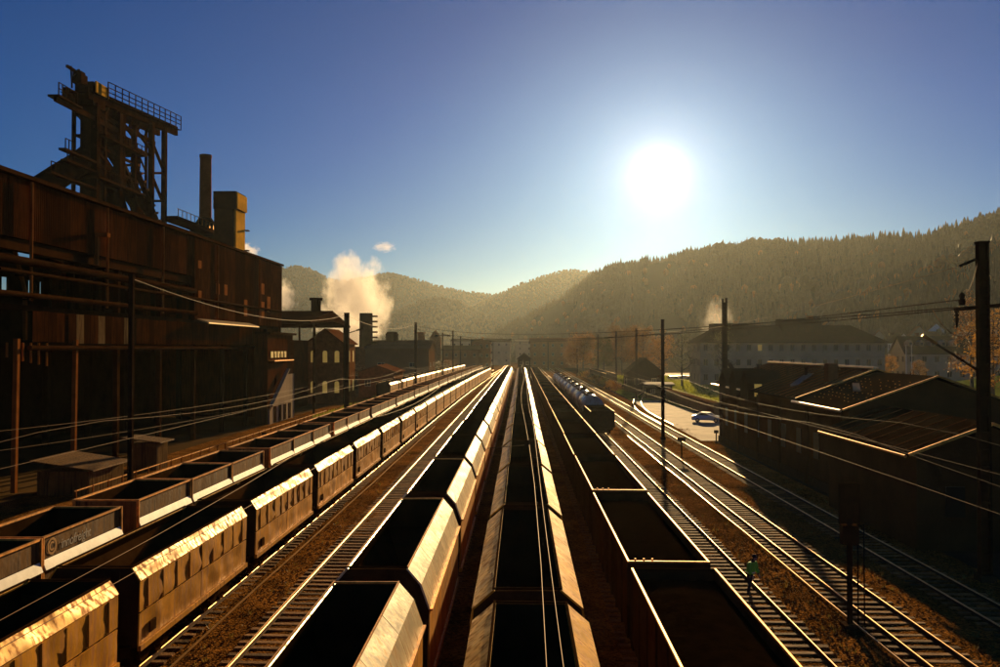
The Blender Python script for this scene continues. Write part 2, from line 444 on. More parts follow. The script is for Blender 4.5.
spur_ridge = [(770,330,598),(815,306,562),(850,291,533),(900,270,511),(950,252,497),(1000,240,482),(1080,222,461),(1180,215,446)]
fn_r = make_hill('hill', right_ridge, MT['hill'], None, 1.9, lower=5, seed=3)
fn_s = make_hill('hill', spur_ridge, MT['hill'], None, 1.7, lower=5, nu=80, seed=8)
fn_1 = make_hill('far_hill', [(20,320,2412),(120,300,2412),(230,280,2412),(285,268,2390),(305,268,2390),(335,281,2376),(362,279,2369),(385,274,2369),(405,277,2354),(440,287,2354),(475,293,2340),(520,296,2340),(600,300,2333),(700,300,2333)], MT['farhill'], None, 2.0, seed=1, rough=.10)
fn_2 = make_hill('far_hill', [(400,345,2088),(440,322,2074),(480,303,2066),(520,285,2059),(550,275,2052),(570,271,2052),(590,273,2045),(620,283,2045),(680,300,2038)], MT['farhill'], None, 1.8, seed=5, rough=.08)
fn_3 = make_hill('far_hill', [(330,345,1800),(375,325,1793),(410,306,1786),(435,299,1786),(460,303,1778),(490,318,1771),(530,340,1764)], MT['farhill'], None, 1.9, seed=9, rough=.06)

# forest: one mass of conifers (nobody could count it), every tree real geometry
def forest(name, fn, n, hrange, mt, label, vmin, vmax, umax=1.0, ridge_n=0, broad=False, seed=1, keep=None):
    r = random.Random(seed); m = M()
    for i in range(n + ridge_n):
        u = r.random()*umax
        v = r.uniform(vmin, vmax) if i < n else r.uniform(.685, .715)
        if keep and not keep(u, v, r): continue
        p = fn(u, v); h = r.uniform(*hrange)
        nn = noise.noise((p.x/70, p.y/70, 4.4)); h *= .85+.22*nn+.18*noise.noise((p.x/17, p.y/17, 1))
        if nn < -.42 and i < n and not broad: continue
        if i >= n: h *= r.choice((.7, 1, 1, 1.15))
        w = h*r.uniform(.16,.23)
        k = 5; a0 = r.random()*6
        if broad or (nn > .2 and r.random() < .12):
            w = h*r.uniform(.32,.45); rings = [(.15,.0),(.75,.2),(1.0,.5),(.75,.8),(.1,1.0)]
        else:
            rings = [(.75,.08),(1.0,.16),(.55,.5),(.62,.52),(.04,1.0)]
        vs = []
        for rr, zz in rings:
            for j in range(k):
                q = rr*w*r.uniform(.75,1.25)
                vs.append((p.x+q*math.cos(a0+j*6.283/k), p.y+q*math.sin(a0+j*6.283/k), p.z+h*zz-.6))
        m.add(vs, [(c*k+j, c*k+(j+1)%k, (c+1)*k+(j+1)%k, (c+1)*k+j) for c in range(len(rings)-1) for j in range(k)])
    o = part(name, m, mt, None)
    tag(o, label, None, None, 'stuff'); return o
forest('forest', fn_r, 17000, (7.5, 15), MT['conifer'], 'dark spruce forest covering the long hill under the sun', .05, .72, ridge_n=1100, seed=2)
forest('forest', fn_r, 300, (7, 11), MT['autumn'], 'scattered brown broadleaf crowns on the long hill', .05, .6, broad=True, seed=3)
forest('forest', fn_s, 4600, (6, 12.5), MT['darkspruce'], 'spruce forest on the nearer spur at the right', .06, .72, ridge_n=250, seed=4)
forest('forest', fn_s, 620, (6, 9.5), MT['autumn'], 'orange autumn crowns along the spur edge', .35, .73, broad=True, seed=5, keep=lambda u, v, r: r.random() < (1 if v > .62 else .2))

for fn_, nn_, lb, sd_ in ((fn_1, 7000, 'hazy forest on the farthest left mountain', 6), (fn_2, 3500, 'hazy forest on the mountain behind the valley gap', 7), (fn_3, 2200, 'hazy forest on the low far hill in the valley', 8)):
    forest('forest', fn_, nn_, (4.5, 8.5), MT['conifer'], lb, .12, .70, ridge_n=nn_//14, seed=sd_, broad=True)

# ------------------------------------------------------------------ haze
hz = bpy.data.materials.new('valley_haze'); hz.use_nodes = True
n, l = hz.node_tree.nodes, hz.node_tree.links
n.remove(n['Principled BSDF'])
pv = n.new('ShaderNodeVolumePrincipled')
pv.inputs['Color'].default_value = (.80, .90, .90, 1)
pv.inputs['Density'].default_value = 0.47e-4
pv.inputs['Anisotropy'].default_value = .68
l.new(pv.outputs[0], n['Material Output'].inputs['Volume'])
o = part('haze', M().box(-2200, 2200, -300, 3500, -3, 242), hz, None)
tag(o, 'warm haze filling the valley', None, None, 'stuff')

# ------------------------------------------------------------------ wagons
def panel(p0, p1, y0, y1, nu=6, nv=3, dent=0, seed=0, th=.05):
    """a dented plate between the outline points p0 (top) and p1 (bottom), folded back at its edges"""
    p0, p1 = Vector(p0), Vector(p1)
    d = p1-p0; nrm = Vector((-d.y, d.x)).normalized()
    if nrm.x*(p0.x+p1.x) < 0: nrm = -nrm
    m = M()
    def fn(u, v):
        q = p0 + d*v; y = y0+(y1-y0)*u
        e = math.sin(math.pi*u)*math.sin(math.pi*v)
        k = dent*(noise.noise((y*.9+seed*9.1, v*1.6, seed*3.3)) + .5*noise.noise((y*2.3+seed, v*3, 7)))*min(1, 3*e+.15)
        return Vector((q.x+nrm.x*k, y, q.y+nrm.y*k))
    m.sheet(fn, nu, nv, dent > 0)
    b = nrm*th
    a = [Vector((p0.x,y0,p0.y)), Vector((p0.x,y1,p0.y)), Vector((p1.x,y1,p1.y)), Vector((p1.x,y0,p1.y))]
    c = [Vector((q.x-b.x, q.y, q.z-b.y)) for q in a]
    m.add(a+c, [(0,1,5,4),(1,2,6,5),(2,3,7,6),(3,0,4,7),(4,5,6,7)])
    return m
MC = {}
def cached(key, make):
    if key not in MC: MC[key] = make()
    return MC[key]

def bogie_mesh():
    m = M()
    for s in (-1, 1):
        m.prismx([(-1.25,.62),(-1.0,.30),(-.55,.30),(-.4,.45),(.4,.45),(.55,.30),(1.0,.30),(1.25,.62),(.9,.72),(-.9,.72)], s*.98-.06, s*.98+.06)
    m.box(-.9, .9, -.2, .2, .5, .8)
    return m.mesh('bogie', MT['frame'])
def wheelset_mesh():
    m = M()
    for s in (-1, 1):
        m.tube((s*.69,0,.46), (s*.82,0,.46), .46, .46, 14)
    m.tube((-.7,0,.46), (.7,0,.46), .08, .08, 8)
    return m.mesh('wheelset', MT['frame'])
def buffer_mesh():
    m = M().tube((0,0,0), (0,.42,0), .09, .09, 8); m.tube((0,.42,0), (0,.47,0), .22, .22, 12)
    return m.mesh('buffer', MT['frame'])
BOG, WHS, BUF = bogie_mesh(), wheelset_mesh(), buffer_mesh()
def running_gear(t, L, gear=2):
    u = M(); u.box(-.25,.25,-L/2-.25,L/2+.25,.8,1.05); u.box(-1.2,1.2,-L/2-.2,-L/2+.1,.85,1.2); u.box(-1.2,1.2,L/2-.1,L/2+.2,.85,1.2)
    for k in range(5): u.box(-1.2,1.2,-L/2+L*(k+.5)/5-.1,-L/2+L*(k+.5)/5+.1,.85,1.02)
    if ('uf', L) not in MC: MC['uf', L] = u.mesh('underframe', MT['frame'])
    obj('underframe', MC['uf', L], t)
    if gear < 1: return
    for s in (-1, 1):
        b = obj('bogie', BOG, t, (0, s*(L/2-2.1), 0))
        for w in (-.9, .9): obj('wheelset', WHS, b, (0, w, 0))
        for x in (-.87, .87):
            obj('buffer', BUF, t, (x, s*(L/2+.2), 1.05), (0, 0, 0 if s > 0 else math.pi))

def mirror(p): return (-p[0], p[1])
def hopper(key, t, L, top, mids, zb, mt_roof, mt_side, near, var=0, side_rows=1, side_cols=(5,), ledge=False, npan=5, dent=.05, mt_rim=None, rw=.03, bright_ends=False):
    """top = (half width, z) of the opening; mids = outline points below it down to the side's top"""
    outline = [top] + mids
    hs_, zs = mids[-1]
    np_ = npan if near else 1
    for s in (1, -1):
        f = (lambda p: p) if s > 0 else mirror
        for i, (a, b) in enumerate(zip(outline, outline[1:])):
            for k in range(np_):
                y0, y1 = -L/2+L*k/np_+.012, -L/2+L*(k+1)/np_-.012
                me = cached((key,'rp',s,i,k,near,var), lambda: panel(f(a), f(b), y0, y1, (22 if npan == 1 else 7) if near else 3, 3 if near else 1, dent if near else 0, var*7+k+i*5).mesh('roof_panel', mt_roof))
                obj('roof_panel', me, t)
        rows = side_rows
        hh = (zs-.03-zb)/rows
        for rI in range(rows):
            z1 = zs-.03-hh*rI; z0 = z1-hh+.07
            cols = side_cols[min(rI, len(side_cols)-1)] if near else 1
            for k in range(cols):
                y0, y1 = -L/2+L*k/cols+.02, -L/2+L*(k+1)/cols-.02
                me = cached((key,'sp',s,rI,k,near,var), lambda: panel(f((hs_-.02-.02*rI, z1)), f((hs_-.04-.03*rI, z0)), y0, y1, (18 if npan == 1 else 10) if near else 3, 4 if near else 1, dent*.6 if near else 0, var*11+k+rI*3).mesh('side_panel', mt_side))
                obj('side_panel', me, t)
        if ledge and near:
            me = cached((key,'lg',s), lambda: M().box(min(s*hs_-.03, s*(hs_+.07)), max(s*hs_-.03, s*(hs_+.07)), -L/2, L/2, zs-.035, zs+.02).mesh('ledge', MT['rim']))
            obj('ledge', me, t)
        me = cached((key,'sill',s), lambda: M().box(min(s*(hs_-.1), s*(hs_+.015)), max(s*(hs_-.1), s*(hs_+.015)), -L/2, L/2, zb-.12, zb+.05).mesh('side_sill', mt_side))
        obj('side_sill', me, t)
    prof = [(x-.04, z-.03) for x, z in outline] + [(hs_-.12, zb), (.7, .95)]
    prof = prof + [mirror(p) for p in reversed(prof)]
    for s in (-1, 1):
        me = cached((key,'end',s), lambda: M().prism(prof, s*(L/2-.09), s*(L/2-.015)).mesh('end_wall', MT['frame']))
        obj('end_wall', me, t)
    x, z = top
    def lining():
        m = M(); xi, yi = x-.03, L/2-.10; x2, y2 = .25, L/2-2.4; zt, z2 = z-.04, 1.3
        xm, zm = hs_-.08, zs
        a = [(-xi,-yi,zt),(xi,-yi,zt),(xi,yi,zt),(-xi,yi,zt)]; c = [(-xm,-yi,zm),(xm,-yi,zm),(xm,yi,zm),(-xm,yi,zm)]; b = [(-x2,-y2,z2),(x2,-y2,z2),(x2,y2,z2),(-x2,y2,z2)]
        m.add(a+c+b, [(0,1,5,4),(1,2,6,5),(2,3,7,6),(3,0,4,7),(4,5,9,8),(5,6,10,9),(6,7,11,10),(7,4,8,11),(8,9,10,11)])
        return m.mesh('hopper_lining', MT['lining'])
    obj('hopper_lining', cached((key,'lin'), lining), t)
    def rim():
        m = M(); w = rw
        for s in (-1, 1):
            m.box(s*x-w, s*x+w, -L/2+.05, L/2-.05, z-.01, z+.04)
        return m.mesh('rim', mt_rim or MT['rim'])
    obj('rim', cached((key,'rim'), rim), t)
    for s in (-1, 1):
        cm = MT['rim'] if (bright_ends and s > 0) else MT['lining']  # sun glint put into the end rim's colour on the nearest wagons only
        obj('end_rim', cached((key,'er',s,cm.name), lambda: M().box(-x+rw, x-rw, s*(L/2-.09)-rw, s*(L/2-.09)+rw, z-.01, z+.035).mesh('end_rim', cm)), t)
    if near and key == 'B':
        for s in (-1, 1):
            obj('stencil_plate', cached((key,'pl',s), lambda: M().box(s*(hs_-.02)-.03, s*(hs_-.02)+.03, -L/2+.7, -L/2+1.15, zb+.25, zb+.6).mesh('stencil_plate', MT['frame'])), t)
            for q in range(9):
                yy = -L/2+.6+q*(L-1.2)/8
                obj('side_rib', cached((key,'rb',s), lambda: M().box(s*(hs_-.03)-.035, s*(hs_-.03)+.035, -.03, .03, zb+1.12, zs-.06).mesh('side_rib', mt_side)), t, (0, yy, 0))
    if near:
        def ladder():
            m = M()
            for xx in (.55, .85): m.beam((xx,-L/2-.06,1.1),(xx,-L/2-.06,zs+.3),.035)
            for q in range(7): m.beam((.55,-L/2-.06,1.25+q*.32),(.85,-L/2-.06,1.25+q*.32),.03)
            return m.mesh('ladder', MT['frame'])
        obj('ladder', cached((key,'lad'), ladder), t)
        obj('coupling', cached('coup', lambda: M().tube((0,0,0),(0,.75,-.08),.06,.05,8).tube((0,.05,0),(0,.2,0),.16,.16,10).mesh('coupling', MT['frame'])), t, (0, L/2+.2, 1.0))
    running_gear(t, L, 2 if near else 0)

def place(name, label, cat, x0, yc, group):
    x = bend(x0, yc); rz = -math.atan2(bend(x0, yc+5)-bend(x0, yc-5), 10)
    o = thing(name, label, cat, (x+random.uniform(-.012,.012), yc, 0), rz+random.uniform(-.0012,.0012), group)
    o.rotation_euler.y = random.uniform(-.008,.008); return o

NEAR = 105
# B: ochre hoppers, low slanted shoulder, dented sides in an upper band and two lower panels
L = 10.45
for i in range(24):
    yc = 20.05 + 11.85*i                      # near end of the second one stands at y = 26.9
    t = place('hopper_wagon', 'dented ochre-sided hopper wagon, %s from the camera in its train' % ORD[i], 'wagon', XB, yc, 'train of ochre hopper wagons')
    near = yc < NEAR
    hopper('B', t, L, (1.22, 3.66), [(1.5, 3.24)], 1.15, MT['gold'], MT['amber'], near, i % 3, 2, (1, 2), npan=1, dent=.13, mt_rim=MT['frame'])
# C: pale hoppers with a faceted shoulder
L = 11.1
for i in range(22):
    yc = 17.0 + 12.5*i
    t = place('hopper_wagon', 'pale cream hopper wagon with faceted shoulder, %s from the camera in its train' % ORD[i], 'wagon', XC, yc, 'train of pale hopper wagons')
    hopper('C', t, L, (.86, 4.40), [(1.25, 3.95), (1.5, 3.25)], 1.15, MT['cream'], MT['amber'], yc < NEAR, i % 2, 1, (3,), True, 4, .022, None, .016, i < 3)
# D: hoppers with one steep shoulder on each side
L = 11.1
for i in range(22):
    yc = 15.35 + 12.1*i
    t = place('hopper_wagon', 'amber steep-shouldered hopper wagon under the overhead wires, %s from the camera' % ORD[i], 'wagon', XD, yc, 'train of steep-shouldered hopper wagons')
    hopper('D', t, L, (.87, 4.40), [(1.43, 3.92), (1.5, 3.3)], 1.15, MT['gold'], MT['amber'], yc < NEAR, i % 2, 1, (3,), False, 5, .035, MT['lining'])
# R: open gondolas
def gondola(t, L, near, key='R', hw=1.31, z=3.6, mt=None, bright=False):
    mt = mt or MT['frame']
    n = 8 if near else 1
    for s in (-1, 1):
        for k in range(n):
            y0, y1 = -L/2+L*k/n+.03, -L/2+L*(k+1)/n-.03
            me = cached((key,'sp',s,k,near), lambda: panel((s*hw, z-.06), (s*hw, 1.2), y0, y1, 2, 2, .02 if near else 0, k).mesh('side_panel', mt))
            obj('side_panel', me, t)
        if near:
            for k in range(n+1):
                y = -L/2+.05+(L-.1)*k/n
                obj('side_post', cached((key,'post',s), lambda: M().box(s*hw-.05, s*hw+.05, -.05, .05, 1.1, z-.05).mesh('side_post', mt)), t, (0, y, 0))
        me = cached((key,'end',s), lambda: M().box(-hw+.06, hw-.06, min(s*(L/2-.08), s*(L/2-.01)), max(s*(L/2-.08), s*(L/2-.01)), 1.1, z-.05).mesh('end_wall', MT['frame']))
        obj('end_wall', me, t)
    def load():
        m = M(); a, y = hw-.03, L/2-.085
        m.sheet(lambda u, v: (-a+2*a*u, -y+2*y*v, z-.34+.20*math.sin(math.pi*u)*min(1, 6*v, 6*(1-v))+.07*noise.noise((u*9, v*40, 2))), 12, 50)
        return m.mesh('ore_load', MT['ore'])
    obj('ore_load', cached((key,'load'), load), t)
    def rim():
        m = M()
        for s in (-1, 1):
            m.box(s*hw-.028, s*hw+.028, -L/2, L/2, z-.055, z+.015)
        return m.mesh('rim', MT['rim'])
    obj('rim', cached((key,'rim'), rim), t)
    for s in (-1, 1):
        cm = MT['rim'] if (bright and s < 0) else MT['lining']  # bright colour imitates the sun glint on chosen end rims, others stay dark
        def er():
            m = M().box(-hw+.03, hw-.03, s*(L/2-.06)-.024, s*(L/2-.06)+.024, z-.055, z+.012)
            if s < 0:
                for k in range(3): m.box(-hw+.2+k*.28, -hw+.25+k*.28, s*(L/2-.06)-.02, s*(L/2-.06)+.02, z+.012, z+.09)
            return m.mesh('end_rim', cm)
        obj('end_rim', cached((key,'er',s,cm.name), er), t)
    running_gear(t, L, 2 if near else 0)
for i in range(21):
    yc = 20.6 + 14.1*i
    t = place('gondola_wagon', 'long open gondola wagon with dark interior and bright rim, %s from the camera' % ORD[i], 'wagon', XR, yc, 'train of open gondola wagons')
    gondola(t, 13.25, yc < NEAR, bright=(i in (1, 2)))
# F: the farthest hopper train, beyond the masts
L = 10.45
for i in range(16):
    yc = 173.5 + 11.85*i
    t = place('hopper_wagon', 'sunlit yellow hopper wagon beside the grass, %s of the far train' % ORD[i], 'wagon', XF, yc, 'far train of yellow hopper wagons')
    hopper('B', t, L, (1.22, 3.66), [(1.5, 3.24)], 1.15, MT['gold'], MT['amber'], False, 0, 2, (1, 2), npan=1, mt_rim=MT['frame'])
    if i == 0:
        running_gear(t, L, 2)

# A: flat wagons with three open-topped containers each
def text_mesh(s, size, m):
    c = bpy.data.curves.new('lettering', 'FONT'); c.body = s; c.size = size; c.extrude = .002; c.shear = .15
    c.space_character = .95
    o = bpy.data.objects.new('tmp', c); COL.objects.link(o)
    dg = bpy.context.evaluated_depsgraph_get(); me = bpy.data.meshes.new_from_object(o.evaluated_get(dg))
    bpy.data.objects.remove(o); me.materials.clear(); me.materials.append(m); me.name = 'lettering'
    return me
LET = text_mesh('innofreight', .52, MT['letter'])
def container(t, near):
    L, hw, z0, z1 = 5.9, 1.42, 1.28, 3.95
    zw0, zw1 = 2.80, 3.14
    for s in (-1, 1):
        for k in range(6 if near else 1):
            n = 6 if near else 1
            y0, y1 = -L/2+.06+(L-.12)*k/n, -L/2+.06+(L-.12)*(k+1)/n
            me = cached(('A','lo',s,k,near), lambda: panel((s*(hw-.01), zw0-.02), (s*(hw-.22), z0), y0+.01, y1-.01, 2, 1, 0).mesh('lower_side_panel', MT['cont']))
            obj('lower_side_panel', me, t)
        me = cached(('A','up',s,near), lambda: panel((s*(hw-.02), z1-.05), (s*(hw-.02), zw1+.02), -L/2+.06, L/2-.06, 8, 2, .012 if near else 0, 3).mesh('upper_side_panel', MT['cont']))
        obj('upper_side_panel', me, t)
        me = cached(('A','st',s), lambda: panel((s*hw-.0*s, zw1), (s*(hw+.13), zw0), -L/2+.06, L/2-.06, 2, 1, 0).mesh('white_sill', MT['white']))
        obj('white_sill', me, t)
        me = cached(('A','end',s), lambda: M().box(-hw+.08, hw-.08, min(s*(L/2-.1), s*(L/2-.03)), max(s*(L/2-.1), s*(L/2-.03)), z0, z1-.06).mesh('end_wall', MT['cont']))
        obj('end_wall', me, t)
        if near:
            for y in (-L/2+.03, L/2-.03):
                obj('corner_post', cached(('A','cp',s,y), lambda: M().box(s*hw-.06, s*hw+.06, y-.03, y+.03, z0, z1+.02).mesh('corner_post', MT['rim'])), t)
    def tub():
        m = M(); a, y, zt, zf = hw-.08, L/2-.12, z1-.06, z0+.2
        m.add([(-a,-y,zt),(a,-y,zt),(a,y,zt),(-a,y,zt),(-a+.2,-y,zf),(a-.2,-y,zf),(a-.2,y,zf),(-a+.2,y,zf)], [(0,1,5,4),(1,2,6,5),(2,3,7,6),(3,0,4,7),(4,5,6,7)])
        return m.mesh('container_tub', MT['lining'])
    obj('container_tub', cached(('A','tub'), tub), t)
    def rim():
        m = M()
        for s in (-1, 1):
            m.box(s*hw-.045, s*hw+.045, -L/2+.06, L/2-.06, z1-.05, z1+.02)
            m.box(-hw+.06, hw-.06, s*(L/2-.08)-.04, s*(L/2-.08)+.04, z1-.055, z1+.015)
        return m.mesh('rim', MT['rim'])
    obj('rim', cached(('A','rim'), rim), t)
def flat_wagon(t, L):
    def deck():
        m = M(); m.box(-1.25, 1.25, -L/2, L/2, 1.02, 1.2)
        for s in (-1, 1): m.prismx([(-L/2,1.02),(-L/2+3.5,1.02),(-L/2+4.5,.62),(L/2-4.5,.62),(L/2-3.5,1.02),(L/2,1.02)], s*1.1-.06, s*1.1+.06)
        return m.mesh('deck', MT['frame'])
    obj('deck', cached(('fw',L), deck), t)
    for s in (-1, 1):
        b = obj('bogie', BOG, t, (0, s*(L/2-2.0), 0))
        for w in (-.9, .9): obj('wheelset', WHS, b, (0, w, 0))
n = 0
for i in range(16):
    yc = 26.4 - 19.4*0 + 19.4*i
    t = place('flat_wagon', 'low flat wagon carrying three open containers, %s from the camera' % ORD[i], 'wagon', XA, yc, 'flat wagons of the container train')
    flat_wagon(t, 18.4)
    for k in (-1, 0, 1):
        y = yc + k*6.0
        where = {-1: 'near end', 0: 'middle', 1: 'far end'}[k]
        near = y < 90
        lb = 'open brown container with white sill, %s of the %s flat wagon' % (where, ORD[i])
        if i == 0 and k == 1: lb = 'open brown container bearing the ring emblem and grey lettering'
        c = place('open_container', lb, 'container', XA, y, 'open containers on the flat wagons')
        c.location.z = 0.0
        container(c, near)
        if i == 0 and k == 1:
            obj('lettering', LET, c, (1.44, -1.75, 3.30), (R(90), 0, R(90)))
            g = M()
            for r0, r1, a0, a1 in ((.30, .22, 0, 360), (.17, .10, 40, 320)):
                ks = 26
                for q in range(ks):
                    A, B = R(a0+(a1-a0)*q/ks), R(a0+(a1-a0)*(q+1)/ks)
                    g.add([(1.425, -2.3+r0*math.cos(A), 3.52+r0*math.sin(A)), (1.425, -2.3+r0*math.cos(B), 3.52+r0*math.sin(B)), (1.425, -2.3+r1*math.cos(B), 3.52+r1*math.sin(B)), (1.425, -2.3+r1*math.cos(A), 3.52+r1*math.sin(A))], [(0,1,2,3)])
            part('emblem', g, MT['logo'], c)

# train on the worker's track: one gondola, then tank wagons
t = place('gondola_wagon', 'dark short gondola wagon standing at the near end of the tank train', 'wagon', XW, 107.5, None)
gondola(t, 11.6, True, 'G', 1.4, 3.05, MT['frame'])
def tank_wagon(t, L):
    def body():
        m = M(); r, zc = 1.42, 2.72; n = 20
        prof = [(-L/2, .0), (-L/2+.02,.6), (-L/2+.22,1.12), (-L/2+.6,r), (L/2-.6,r), (L/2-.22,1.12), (L/2-.02,.6), (L/2,.0)]
        vs = [(q*math.cos(6.283*j/n), y, zc+q*math.sin(6.283*j/n)) for y, q in prof for j in range(n)]
        m.add(vs, [(k*n+j, k*n+(j+1)%n, (k+1)*n+(j+1)%n, (k+1)*n+j) for k in range(len(prof)-1) for j in range(n)], True)
        return m.mesh('tank', MT['tank'])
    obj('tank', cached(('tk',L), body), t)
    def bands():
        m = M(); n = 20
        for y in (-L*.3, -L*.1, L*.1, L*.3):
            vs = [(q*math.cos(6.283*j/n), y+d, 2.72+q*math.sin(6.283*j/n)) for d, q in ((-.10,1.46),(.10,1.46)) for j in range(n)]
            m.add(vs, [(j, (j+1)%n, n+(j+1)%n, n+j) for j in range(n)], True)
        return m.mesh('tank_band', MT['frame'])
    obj('tank_band', cached(('tb',L), bands), t)
    obj('dome', cached('dome', lambda: M().lathe([(.45,4.05),(.45,4.35),(.3,4.42),(0,4.44)], 0, 0, 14).mesh('dome', MT['frame'])), t)
    def walk():
        m = M(); m.box(-.9,-.5,-L*.35,L*.35,4.12,4.16)
        for k in range(7): m.tube((-.9,-L*.35+L*.7*k/6,4.1),(-.9,-L*.35+L*.7*k/6,4.95),.02,.02,5)
        m.tube((-.9,-L*.35,4.95),(-.9,L*.35,4.95),.02,.02,5); return m.mesh('walkway', MT['frame'])
    obj('walkway', cached('walk', walk), t)
    running_gear(t, L, 2)
for i in range(9):
    yc = 120.5 + 12.4*i
    t = place('tank_wagon', 'pale tank wagon with dark bands, %s behind the short dark gondola' % ORD[i], 'wagon', XW, yc, 'tank wagons on the worker track')
    tank_wagon(t, 11.2)
# more distant rakes beyond, seen end on as low dark bands
for i in range(4):
    t = place('gondola_wagon', 'far dark gondola wagon near the turnout, %s of the rake' % ORD[i], 'wagon', 24.6, 240+14.1*i, 'far rake by the turnout')
    gondola(t, 13.25, False, 'R')

# ------------------------------------------------------------------ the plant hall on the left
XH, ZR = -38.0, 23.5
hall = thing('plant_hall', 'huge rust-brown corrugated plant hall open at ground level', 'building', (XH, 80, GZ))
hall_inv = Vector((XH, 80, GZ))
def hp(name, m, mt, loc=None):
    m.v = [(x-XH, y-80, z-GZ) for x, y, z in m.v]
    return part(name, m, mt, hall, loc)
Y0, Y1 = 28.0, 133.0
def rib_sheet(w, h, mt, ribs=8, d=.05):
    m = M(); pts = []
    for i in range(ribs):
        a = -w/2+w*i/ribs; s = w/ribs
        pts += [(a, 0), (a+s*.35, 0), (a+s*.5, d), (a+s*.85, d)]
    pts.append((w/2, 0))
    n = len(pts)
    vs = [(x, y, 0) for y, x in pts] + [(x, y, h) for y, x in pts]
    m.add(vs, [(i, i+1, n+i+1, n+i) for i in range(n-1)])
    return m.mesh('cladding_sheet', mt)
def clad(y0, y1, z0, z1, xoff, w=2.0, pale=()):
    n = max(1, round((y1-y0)/w)); w = (y1-y0)/n
    for i in range(n):
        mt = MT['rust2'] if i in pale else MT['rust']
        me = cached(('cl', round(w,3), round(z1-z0,3), mt.name), lambda: rib_sheet(w-.02, z1-z0, mt))
        yc = y0+w*(i+.5)
        if yc < 50: continue
        obj('cladding_sheet', me, hall, (xoff, yc-80, z0-GZ+random.uniform(-.03,.03)))
clad(52, 97, 18.9, ZR-.1, .12)                                    # upper band
clad(97.15, Y1-.05, 13.9, ZR-.1, .30)                             # deeper closed bay at the far end
hp('bay_corner_trim', M().box(XH-.1, XH+.42, 96.9, 97.14, 13.8, ZR-.05), MT['steel'])
clad(65.0, 69.6, 11.1, 13.5, .10, 1.2)
clad(70.2, 81.4, 11.0, 13.5, .12, 1.25, pale=(1, 4, 8))
clad(82.8, 119, 11.0, 13.5, .10, 1.4)
m = M(); m.prism([(XH-37,27.2),(XH+.55,ZR-.02),(XH+.55,ZR+.28),(XH-37,27.5)], Y0, Y1+.3); hp('roof', m, MT['steel'])
hp('far_end_wall', M().prism([(XH-37,GZ),(XH-.05,GZ),(XH-.05,ZR-.05),(XH-37,27.1)], Y1-.4, Y1), MT['rust'])
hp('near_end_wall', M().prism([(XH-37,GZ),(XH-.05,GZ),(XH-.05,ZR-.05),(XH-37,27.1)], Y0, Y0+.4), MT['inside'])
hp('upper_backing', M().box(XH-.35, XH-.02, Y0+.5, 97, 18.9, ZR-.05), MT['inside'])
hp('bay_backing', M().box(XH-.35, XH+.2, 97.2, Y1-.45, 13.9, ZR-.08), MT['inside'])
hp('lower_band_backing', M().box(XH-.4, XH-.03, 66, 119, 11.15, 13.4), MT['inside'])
hp('crane_girder', M().box(XH-.9, XH-.1, Y0+.5, Y1-.5, 18.0, 18.85), MT['steel'])
hp('floor_girder', M().box(XH-.8, XH-.05, Y0+.5, Y1-.5, 13.5, 13.9), MT['steel'])
# bright ledge over the lower band at the closed bay
hp('lower_roof_ledge', M().prism([(XH-.0,14.0),(XH+1.7,13.45),(XH+1.7,13.6),(XH+.02,14.15)], 98, 117), MT['zinc'])
# back wall, pierced by a row of openings near the far end
def wall_with_holes(x, holes, y0, y1, z0, z1):
    m = M(); hs_ = sorted(holes); th = .4
    y = y0
    for a, b, c, d in hs_:
        if a > y: m.box(x-th, x, y, a, z0, z1)
        m.box(x-th, x, a, b, z0, c); m.box(x-th, x, a, b, d, z1); y = b
    m.box(x-th, x, y, y1, z0, z1); return m
holes = []
for a, b in ((-4, 9), (6, 12), (22.5,27),(28.5,34.5),(36,37.5),(40,43)):
    p, q = atx(a, 282, XH-36.6), atx(b, 282, XH-36.6)
    holes.append((p.y, q.y, 18.9, 20.9))
holes = [h for h in holes]
holes = [holes[0]] + holes[2:]
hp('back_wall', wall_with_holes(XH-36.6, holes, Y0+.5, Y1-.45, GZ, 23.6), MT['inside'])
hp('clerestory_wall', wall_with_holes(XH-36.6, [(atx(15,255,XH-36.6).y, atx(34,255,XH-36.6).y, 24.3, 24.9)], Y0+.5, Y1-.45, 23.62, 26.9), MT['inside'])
for i, y in enumerate((55.5, 62.6, 71.0)):
    hp('column', M().beam((XH+.22, y, GZ), (XH+.22, y+.2, 11.3), .34), MT['column'])
for y in (80, 89.5, 99, 108.5, 118, 127):
    hp('column', M().beam((XH-.5, y, GZ), (XH-.5, y, 18), .45), MT['steel'])
for y in range(56, 132, 9):
    hp('inner_column', M().beam((XH-14, y, GZ), (XH-14, y, 19.5), .6), MT['inside'])
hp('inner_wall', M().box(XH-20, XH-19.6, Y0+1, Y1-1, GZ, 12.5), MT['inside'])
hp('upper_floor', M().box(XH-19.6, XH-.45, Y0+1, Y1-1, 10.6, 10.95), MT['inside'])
# service pipes and conduits along the face
for x_, z_, r_, y0_, y1_ in ((.75,17.1,.32,56,96),(.55,16.3,.16,60,132),(.62,14.6,.22,52,97),(.5,10.6,.2,64,118)):
    hp('service_pipe', M().tube((XH+x_,y0_,z_),(XH+x_,y1_,z_),r_,r_,10), MT['steel'])
    for y in range(int(y0_)+3, int(y1_), 9): hp('pipe_bracket', M().box(XH-.05,XH+x_+.1,y-.08,y+.08,z_-r_-.12,z_-r_), MT['steel'])
for y in (64, 76, 88, 104, 121): hp('down_pipe', M().tube((XH+.55,y,ZR-.2),(XH+.55,y,14.2),.12,.12,8), MT['column'])
